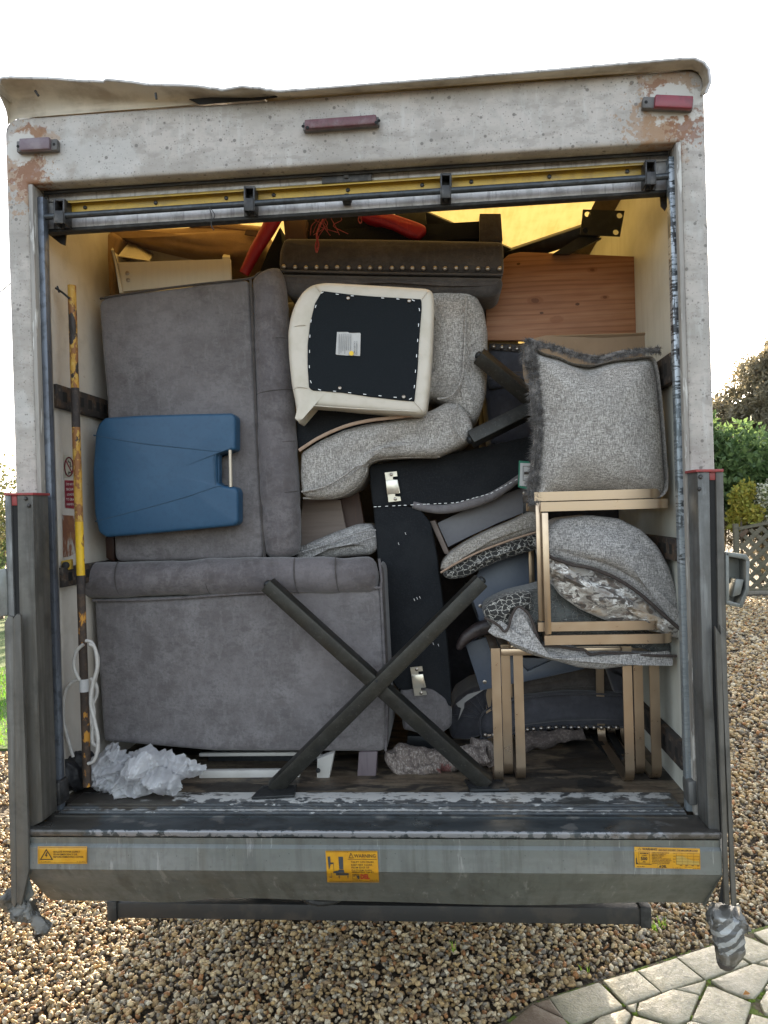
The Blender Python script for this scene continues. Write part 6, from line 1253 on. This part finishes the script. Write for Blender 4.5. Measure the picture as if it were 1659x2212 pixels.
# gravel stones
ex = np.array([p.x for p in ED]); ey = np.array([p.y for p in ED])
ib = ico(1)
iv = np.array([list(p) for p in ib[0]], dtype=np.float32); itr = np.array(ib[1])
PAL = np.array([(.44, .32, .17), (.52, .43, .29), (.60, .52, .40), (.30, .22, .14), (.34, .17, .07), (.62, .58, .50), (.26, .24, .22), (.14, .11, .085), (.48, .36, .21), (.40, .28, .15), (.55, .40, .20)])
PP = np.array([.14, .15, .12, .11, .07, .09, .09, .07, .08, .05, .03]); PP /= PP.sum()
def stones(name, x0, x1, y0_, y1, dens, size, zj, mode='stone'):
    n = int((x1-x0)*(y1-y0_)*dens); x = RNG.uniform(x0, x1, n); y = RNG.uniform(y0_, y1, n)
    edge_y = np.interp(x, ex, ey, left=-99, right=ey[-1])
    keep = ~((x > ex[0]) & (y < edge_y+.012))
    keep &= ~((x < -2.2) & (y > 3.72))
    x, y = x[keep], y[keep]; n = len(x)
    r = size*RNG.uniform(.55, 1.35, n)**1.0; ax = np.stack([RNG.uniform(.75, 1.45, n), RNG.uniform(.6, 1.05, n), RNG.uniform(.42, .85, n)], 1)
    V_ = iv[None]*(1+RNG.normal(0, .19, (n, len(iv), 1)))*ax[:, None]*r[:, None, None]
    a, b_, c_ = RNG.uniform(0, 6.28, n), RNG.normal(0, .45, n), RNG.normal(0, .45, n)
    def rot(Vx, i, j, t): 
        s, c = np.sin(t)[:, None], np.cos(t)[:, None]; u, w = Vx[..., i].copy(), Vx[..., j].copy(); Vx[..., i] = c*u-s*w; Vx[..., j] = s*u+c*w
    rot(V_, 0, 2, b_); rot(V_, 1, 2, c_); rot(V_, 0, 1, a)
    V_ += np.stack([x, y, RNG.uniform(-.006, zj, n)], 1)[:, None]
    col = PAL[RNG.choice(len(PAL), n, p=PP)]*RNG.uniform(.50, 1.02, (n, 1))*np.array([1.07, .98, .80]); col = np.clip(col, 0, .8)
    F = (itr[None]+np.arange(n)[:, None, None]*len(iv)).reshape(-1, 3)
    return big_mesh(name, V_.reshape(-1, 3), F, MT['stone'], np.repeat(col, len(iv), 0), smooth=False)
ico20 = ib
def use_ico(s):
    global iv, itr
    b_ = ico(s); iv = np.array([list(p) for p in b_[0]], dtype=np.float32); itr = np.array(b_[1])
for a_ in ((-2.7, 2.6, .3, 1.9, 4300, .0112, .014), (-2.6, 3.2, 1.9, 3.7, 2300, .0135, .016), (-4.6, -2.7, .2, 3.7, 1500, .0145, .016), (1.0, 5.0, 3.7, 7.5, 900, .019, .018), (-3.6, -1.0, 3.6, 5.6, 500, .019, .015), (1.8, 8.5, 7.5, 13.2, 420, .026, .02), (-2.8, .6, -1.8, .3, 1500, .0165, .018)):
    meta(stones('gravel', *a_), kind='stuff')
# ================================================================== PLANTS
def leaves(P, size, cols, up=.3, asp=.5):
    n = len(P); d = RNG.normal(0, 1, (n, 3)); d[:, 2] += up; d /= np.linalg.norm(d, axis=1)[:, None]
    s = np.cross(d, RNG.normal(0, 1, (n, 3))); s /= np.linalg.norm(s, axis=1)[:, None]; L = size*RNG.uniform(.6, 1.3, (n, 1))
    a = P-s*L*asp*.5; b_ = P+s*L*asp*.5; m_ = P+d*L*.5
    vv = np.stack([P, m_+s*L*asp*.5, P+d*L, m_-s*L*asp*.5], 1).reshape(-1, 3); ff = np.arange(4*n).reshape(-1, 4)
    return vv, ff, np.repeat(cols, 4, 0)
def cloud(blobs, n):
    w_ = np.array([b_[3]*b_[4]*b_[5] for b_ in blobs]); idx = RNG.choice(len(blobs), n, p=w_/w_.sum()); B_ = np.array(blobs)[idx]
    d = RNG.normal(0, 1, (n, 3)); d /= np.linalg.norm(d, axis=1)[:, None]; r = RNG.uniform(.55, 1.08, n)[:, None]
    return B_[:, :3]+d*r*B_[:, 3:]
def gcol(n, a, b_): t = RNG.uniform(0, 1, (n, 1)); return np.array(a)*(1-t)+np.array(b_)*t
def foliage(T, name, blobs, n, size, ca, cb, up=.3, asp=.5):
    P = cloud(blobs, n); vv, ff, c = leaves(P, size, gcol(n, ca, cb), up, asp)
    o = big_mesh(name, vv-np.array(T.loc), ff, MT['leaf'], c, idx=4); o.parent = T.o; return o
bark = surf('grey_brown_bark', (.10, .08, .06), [('noise', (20, 20, 4), (.17, .14, .11), .45, .7, .8)], rough=.9)
# evergreen hedge, right, far side of the gravel
def gp(px, py): return onz(px, py, 0)
H = Thing('hedge', (5.5, 15.6, 0), 'dense sunlit green laurel hedge behind the lattice fence, right of the van', 'hedge')
blobs = []
for k in range(80):
    x = 2.2+RNG.uniform(0, 11.5); z = RNG.uniform(1.3, 3.3); blobs.append((x, 15.7+RNG.normal(0, .3), z, .8, .7, .75))
foliage(H, 'foliage', blobs, 80000, .18, (.08, .14, .05), (.17, .25, .09))
H.part('trunk', join(*[tube([(x, 15.8, 0), (x+.1, 15.8, 1.2), (x, 15.7, 2.4)], .06, 6) for x in np.arange(3.8, 13, .9)]), bark)
D_ = Thing('hedge', (6, 15.0, 0), 'dry drooping brown creeper hanging below the green hedge, right of the van', 'creeper')
blobs = [(1.8+RNG.uniform(0, 11), 15.1+RNG.normal(0, .15), RNG.uniform(.4, 2.1), .6, .3, .35) for k in range(50)]
foliage(D_, 'stems', blobs, 26000, .22, (.07, .06, .035), (.16, .13, .085), -1.2, .10)
# conifer to the right
C_ = Thing('conifer_tree', (7.9, 19, 0), 'tall hazy brown green conifer rising above the hedge at the right edge', 'tree')
blobs = []
for k in range(220):
    z = 2.6+4.0*RNG.uniform(0, 1)**1.5; R_ = max(.3, 1.3+(5.9-z)*1.2); an_ = RNG.uniform(0, 6.283); q_ = RNG.uniform(.3, .95)*R_
    blobs.append((10.3+q_*math.cos(an_), 19.6+.6*q_*math.sin(an_), z, .5, .45, .5))
foliage(C_, 'crown', blobs, 110000, .17, (.14, .125, .075), (.28, .24, .16), .2, .35)  # crown colours lightened to stand in for haze
C_.part('trunk', tube([(10.6, 19.6, 0), (10.6, 19.6, 6.6)], lambda s: .16*(1-s)+.02, 8), bark)
# flowering shrub and yellow-leaved plant in front of the hedge
F_ = Thing('flowering_shrub', (6.4, 14.3, 0), 'pale blossoming shrub above the lattice fence at the right edge', 'shrub')
fb = [(6.75+RNG.uniform(0, 3.2), 14.3+RNG.normal(0, .15), 1.45+RNG.uniform(0, .65), .30, .25, .28) for k in range(26)]
foliage(F_, 'foliage', fb, 5000, .08, (.10, .14, .04), (.20, .22, .08)); foliage(F_, 'blossom', fb, 6500, .055, (.62, .60, .42), (.80, .78, .66), .3, .9)
F_.part('stems', join(*[tube([(6.8+k*.28, 14.3, 0), (6.8+k*.28+random.uniform(-.1, .1), 14.3, 1.2), (6.8+k*.28+random.uniform(-.2, .2), 14.25, 1.9)], .015, 5) for k in range(10)]), bark)
Yp = Thing('yellow_leaf_plant', (6.4, 14.2, 0), 'yellow and lime leaved shrub beside the right column of the van', 'shrub')
fb = [(6.40+RNG.normal(0, .13), 14.2+RNG.normal(0, .1), 1.3+RNG.uniform(0, .85), .18, .15, .2) for k in range(12)]
foliage(Yp, 'foliage', fb, 2600, .10, (.30, .33, .06), (.44, .36, .07), .3, .6)
Yp.part('stem', tube([(6.4, 14.2, 0), (6.4, 14.2, 1.9)], .02, 6), bark)
# lattice fence
LF = Thing('lattice_fence', (7.2, 13.9, 0), 'weathered grey diagonal lattice fence with an arched top, behind the gravel at the right', 'fence')
lat = surf('weathered_green_grey_timber', (.22, .20, .14), [('noise', (8, 8, 30), (.14, .14, .09), .45, .7, .8), ('noise', 3, (.28, .24, .17), .5, .7, .6)], rough=.85)
lat2 = surf('brown_timber', (.20, .13, .085), [('noise', 30, (.13, .09, .06), .45, .7, .8)], rough=.85)
fx0, fx1 = 6.22, 10.3; fyY = 13.9
def ftop(x): return 1.32-.0+.42*min(1, (x-fx0)/1.9)*(.8)
LF.part('post', box(fx0-.09, fx0, fyY-.05, fyY+.05, 0, 1.42, .006), lat); LF.part('post', box(fx1, fx1+.09, fyY-.05, fyY+.05, 0, 1.9, .006), lat)
LF.part('frame_rail', sweep([V((fx0+(fx1-fx0)*k/16, fyY-.03, ftop(fx0+(fx1-fx0)*k/16))) for k in range(17)], .07, .06, (0, 1, 0)), lat)
LF.part('frame_rail', box(fx0, fx1, fyY-.06, fyY, .02, .10, .004), lat)
LF.part('gravel_board', box(fx0-.1, fx1+.1, fyY-.09, fyY-.065, -.02, .05, .003), kst)
k = 0
for s in (1, -1):
    c = fx0-1.8
    while c < fx1+1.8:
        pts = []
        for t in np.linspace(0, 1.9, 40):
            x = c+t*s+(0 if s > 0 else 0); z = .08+t
            if fx0 < x < fx1 and z < ftop(x)-.02: pts.append((x, z))
        if len(pts) > 2:
            a, b_ = pts[0], pts[-1]; Yo = fyY-.045 if s > 0 else fyY-.022
            LF.part('slat', bar((a[0], Yo, a[1]), (b_[0], Yo, b_[1]),   .085, .018, (0, -1, 0), .002), lat if k % 7 else lat2); k += 1
        c += .25
# shrubbery / wood beyond, both sides
for nm, lab, xr_, yy, zz, nn, ca, cb in (('hedge', 'distant dark evergreen belt behind the lawn on the left', (-22, -6), 17, 2.2, 9000, (.035, .06, .02), (.08, .10, .04)), ('hedge', 'distant evergreen belt beyond the gravel, hidden behind the van', (-5, 4), 22, 1.6, 5000, (.035, .06, .02), (.07, .10, .04)), ('hedge', 'distant evergreen belt running on past the lattice fence', (12, 24), 18, 2.2, 8000, (.035, .06, .02), (.07, .10, .04))):
    T = Thing(nm, ((xr_[0]+xr_[1])/2, yy, 0), lab, 'hedge'); foliage(T, 'foliage', [(RNG.uniform(*xr_), yy+RNG.normal(0, .5), RNG.uniform(.3, zz), 1.2, .9, .8) for _ in range(40)], nn, .28, ca, cb)
# left: bare tree with twigs, mossy shrub, brick wall, bin
def bare_tree(x, y, h, label, seed, name='bare_tree', r0=.11):
    T = Thing(name, (x, y, 0), label, 'tree'); rg = random.Random(seed); segs = []
    def grow(p, d, L, r, dep):
        pts = [p]; q = p
        for _ in range(4): d = (d+V((rg.gauss(0, .16), rg.gauss(0, .16), rg.gauss(.03, .1)))).normalized(); q = q+d*L/4; pts.append(q)
        segs.append((dep, tube(pts, lambda s: r*(1-.45*s), 6 if dep < 2 else 4, False)))
        if dep < 5:
            for _ in range(3 if dep < 3 else 3): grow(pts[rg.choice((2, 3, 4))], (d+V((rg.gauss(0, .6), rg.gauss(0, .6), rg.gauss(.12, .4)))).normalized(), L*.68, r*.55, dep+1)
    grow(V((x, y, 0)), V((0, 0, 1)), h*.36, r0, 0)
    T.part('trunk', join(*[s[1] for s in segs if s[0] == 0]), bark, smooth=60); T.part('crown', join(*[s[1] for s in segs if s[0] > 0]), bark, smooth=60); return T
bare_tree(-7.25, 10.5, 10.5, 'bare winter tree with fine twigs against the sky at the left edge', 3)
bare_tree(-8.4, 12.0, 11., 'smaller leafless tree behind the left columns of the van', 11, r0=.08)
T = Thing('mossy_shrub', (-6.3, 10.8, 0), 'mossy twiggy green brown shrub behind the left column', 'shrub')
foliage(T, 'foliage', [(RNG.uniform(-8.5, -4.4), 10.8+RNG.normal(0, .3), RNG.uniform(1.2, 2.7), .6, .5, .5) for _ in range(26)], 12000, .10, (.07, .09, .025), (.15, .13, .06), .3, .3)
T.part('stems', join(*[tube([(-8.2+k*.4, 10.8, 0), (-8.2+k*.4+random.uniform(-.2, .2), 10.8, 1.8)], .03, 5) for k in range(9)]), bark)
BW = Thing('brick_wall', (-15, 24, 0), 'red brick garden wall far behind the lawn at the left edge', 'wall')
BW.part('mortar_core', box(-17.3, -12.9, 23.96, 24.08, 0, 1.98, 0), surf('mortar', (.30, .26, .22), rough=.9))
brm = surf('red_brick', (.24, .085, .055), [('noise', 6, (.32, .13, .08), .45, .7, .8), ('noise', 50, (.15, .06, .045), .5, .7, .6)], rough=.9, bumps=[('noise', 80, .4, .002)])
fb_ = None; nb = 0
for r in range(26):
    for c in range(13):
        x = -15.88+c*.2265+(r % 2)*.113; z = .035+r*.075
        if nb >= 290: break
        p = V((x, 23.945, z))
        if fb_ is None: fb_ = BW.part('brick', box(p.x-.105, p.x+.105, p.y, p.y+.03, z-.032, z+.032, .003, 1), brm); l0 = p
        else: c_ = fb_.copy(); c_.name = 'brick'; COL.objects.link(c_); c_.parent = BW.o; c_.location = p-l0+V((0, random.uniform(-.004, .002), 0))
        nb += 1
rest = [box(-15.88+c*.2265+(r % 2)*.113-.105, -15.88+c*.2265+(r % 2)*.113+.105, 23.945, 23.975, .003+r*.075, .067+r*.075) for r in range(26) for c in list(range(-6, 0))]
BW.part('brickwork', join(*rest), brm, kind='stuff', smooth=0)
# dark green wheelie bin
WB = Thing('wheelie_bin', (-4.15, 6.9, 0), 'dark green wheelie bin on the lawn edge, at the far left', 'bin')
gb = surf('dark_green_plastic', (.012, .045, .035), [('noise', 20, (.02, .06, .05), .5, .7, .5)], rough=.45)
def taper(x, y, w0, d0, w1, d1, z0, z1):
    v = [V((x+a*w_/2, y+b_*d_/2, z)) for z, w_, d_ in ((z0, w0, d0), (z1, w1, d1)) for a, b_ in ((-1, -1), (1, -1), (1, 1), (-1, 1))]
    return bev((v, [(3, 2, 1, 0), (4, 5, 6, 7)]+[(i, (i+1) % 4, 4+(i+1) % 4, 4+i) for i in range(4)]), .02)
WB.part('body', taper(-4.15, 6.9, .44, .5, .56, .68, .08, 1.0), gb); WB.part('lid', taper(-4.15, 6.88, .60, .74, .52, .66, 1.005, 1.08), gb)
for s in (-1, 1): WB.part('wheel', tube([(-4.15+s*.20, 7.16, .1), (-4.15+s*.26, 7.16, .1)], .1, 16), MT['tyre'])
# weeds and torn plastic wrapped round the lift arm ends
bagm = surf('dirty_torn_plastic', (.10, .095, .085), [('noise', (30, 30, 9), (.24, .235, .22), .48, .58, .85, 6), ('noise', 20, (.03, .028, .025), .5, .68, .7, 5)], rough=.35, trans=((.6, .58, .52), .25), bumps=[('noise', (14, 14, 50), .8, .012, 5)])
hazm = surf('hazard_wrap', (.36, .37, .37), [('wave', (11, 11, 11), (.07, .07, .07), .45, .55, .9, 0, (0, .7, 0), .4), ('noise', 30, (.25, .24, .22), .5, .65, .5)], rough=.4, bumps=[('noise', 30, .6, .006)])
T = thing_at('wrapped_foot', 1575, 2085, -.10, 'torn plastic and striped tape wrapped round the end of the right lift arm', 'plastic wrap')
def wrap(path, rads, amp, n=26, tw=0):
    P_ = cr(path, 9); L = len(P_); m = len(rads)
    def rr(s): t = s*(m-1); i = min(m-2, int(t)); return rads[i]*(1-(t-i))+rads[i+1]*(t-i)
    v, f = tube(P_, rr, n, True); return [p+mnoise.noise_vector(V((p.x*26, p.y*26, p.z*9)))*amp+mnoise.noise_vector(V((p.x*60, p.y*60, p.z*25)))*amp*.6+mnoise.noise_vector(p*130)*amp*.25 for p in v], f
T.part('outer_wrap', wrap(A([(1572, 1962), (1571, 1990), (1573, 2020), (1576, 2040)], -.105), [.040, .050, .036, .024], .026), bagm, smooth=40)
T.part('striped_tape', wrap(A([(1569, 1972), (1569, 2000), (1573, 2030), (1576, 2050)], -.115), [.036, .046, .040, .030], .013), hazm, smooth=40)
T.part('lower_wrap', wrap(A([(1574, 2030), (1575, 2050), (1570, 2078)], -.108), [.034, .036, .026], .010), bagm, smooth=40)
T.part('rubber_tip', wrap(A([(1571, 2064), (1569, 2080), (1567, 2092)], -.10), [.026, .025, .014], .004), surf('brown_grey_rubber', (.07, .06, .055), rough=.6), smooth=40)
T = thing_at('wrapped_foot', 90, 2015, -.10, 'dirty torn plastic hanging from the end of the left lift arm', 'plastic wrap')
T.part('outer_wrap', wrap(A([(18, 1930), (30, 1955), (55, 1968), (78, 1985)], -.10), [.018, .030, .030, .022], .028), bagm, smooth=40)
T.part('hanging_tip', wrap(A([(70, 1968), (85, 1988), (94, 2005), (98, 2016)], -.10), [.014, .022, .026, .006], .018), bagm, smooth=40)
# grass sprigs in the gravel
spr = []
for px, py in ((1430, 2005), (1418, 2015), (1265, 2110), (980, 2060)):
    c = onz(px, py, .0)
    for k in range(7 if px > 1400 else 4):
        a = random.uniform(-.03, .03); b_ = random.uniform(-.02, .02); h_ = random.uniform(.03, .07); p = c+V((random.uniform(-.015, .015), random.uniform(-.01, .01), 0))
        i0 = len(spr); spr.append(([p-V((.002, 0, 0)), p+V((.002, 0, 0)), p+V((a*.5+.0015, b_*.5, h_*.6)), p+V((a, b_, h_))], [(0, 1, 2, 3)]))
sp = single('grass_sprigs', join(*spr), surf('bright_grass_blade', (.22, .34, .04), rough=.6, trans=((.3, .5, .05), .4)), kind='stuff', smooth=0)
# moss clumps in the paving joints
mv = []
for k in range(120):
    q_ = random.choice(PV[:16]); i = random.randrange(len(q_)); a, b_ = q_[i], q_[(i+1) % len(q_)]; t = random.random()
    c = onz(1064.8+.358*(a[0]+(b_[0]-a[0])*t), 1941.7+.358*(a[1]+(b_[1]-a[1])*t), .004); r = random.uniform(.004, .010)
    if q_ in PV[:1]+PV[15:16]: r *= .8
    mv.append(([c+V((p.x*r*1.4, p.y*r*1.4, p.z*r*.9)) for p in ico20[0]], ico20[1]))
for x, y in ((800, 635), (1290, 500), (1560, 610), (850, 690), (1190, 720), (1235, 590), (1600, 590), (450, 745), (690, 540)):
    for k in range(5):
        c = onz(1064.8+.358*(x+random.uniform(-16, 16)), 1941.7+.358*(y+random.uniform(-14, 14)), .008); r = random.uniform(.006, .013)
        mv.append(([c+V((p.x*r*1.4, p.y*r*1.4, p.z*r)) for p in ico20[0]], ico20[1]))
single('moss', join(*mv), surf('moss', (.10, .16, .012), [('noise', 90, (.16, .22, .02), .45, .7, .8), ('noise', 40, (.12, .07, .03), .55, .7, .7)], rough=.95, bumps=[('noise', 200, .8, .003)]), kind='stuff', smooth=60)
lfp = onz(1064.8+.358*1528, 1941.7+.358*578, .03)
single('dead_leaf', ([lfp+V(p) for p in ((-.012, 0, 0), (0, -.014, .008), (.016, 0, .004), (.002, .012, .010))], [(0, 1, 2, 3)]), surf('orange_dead_leaf', (.40, .18, .05), rough=.8), 'curled orange dead leaf on the pale paving at the lower right', 'leaf', smooth=0)
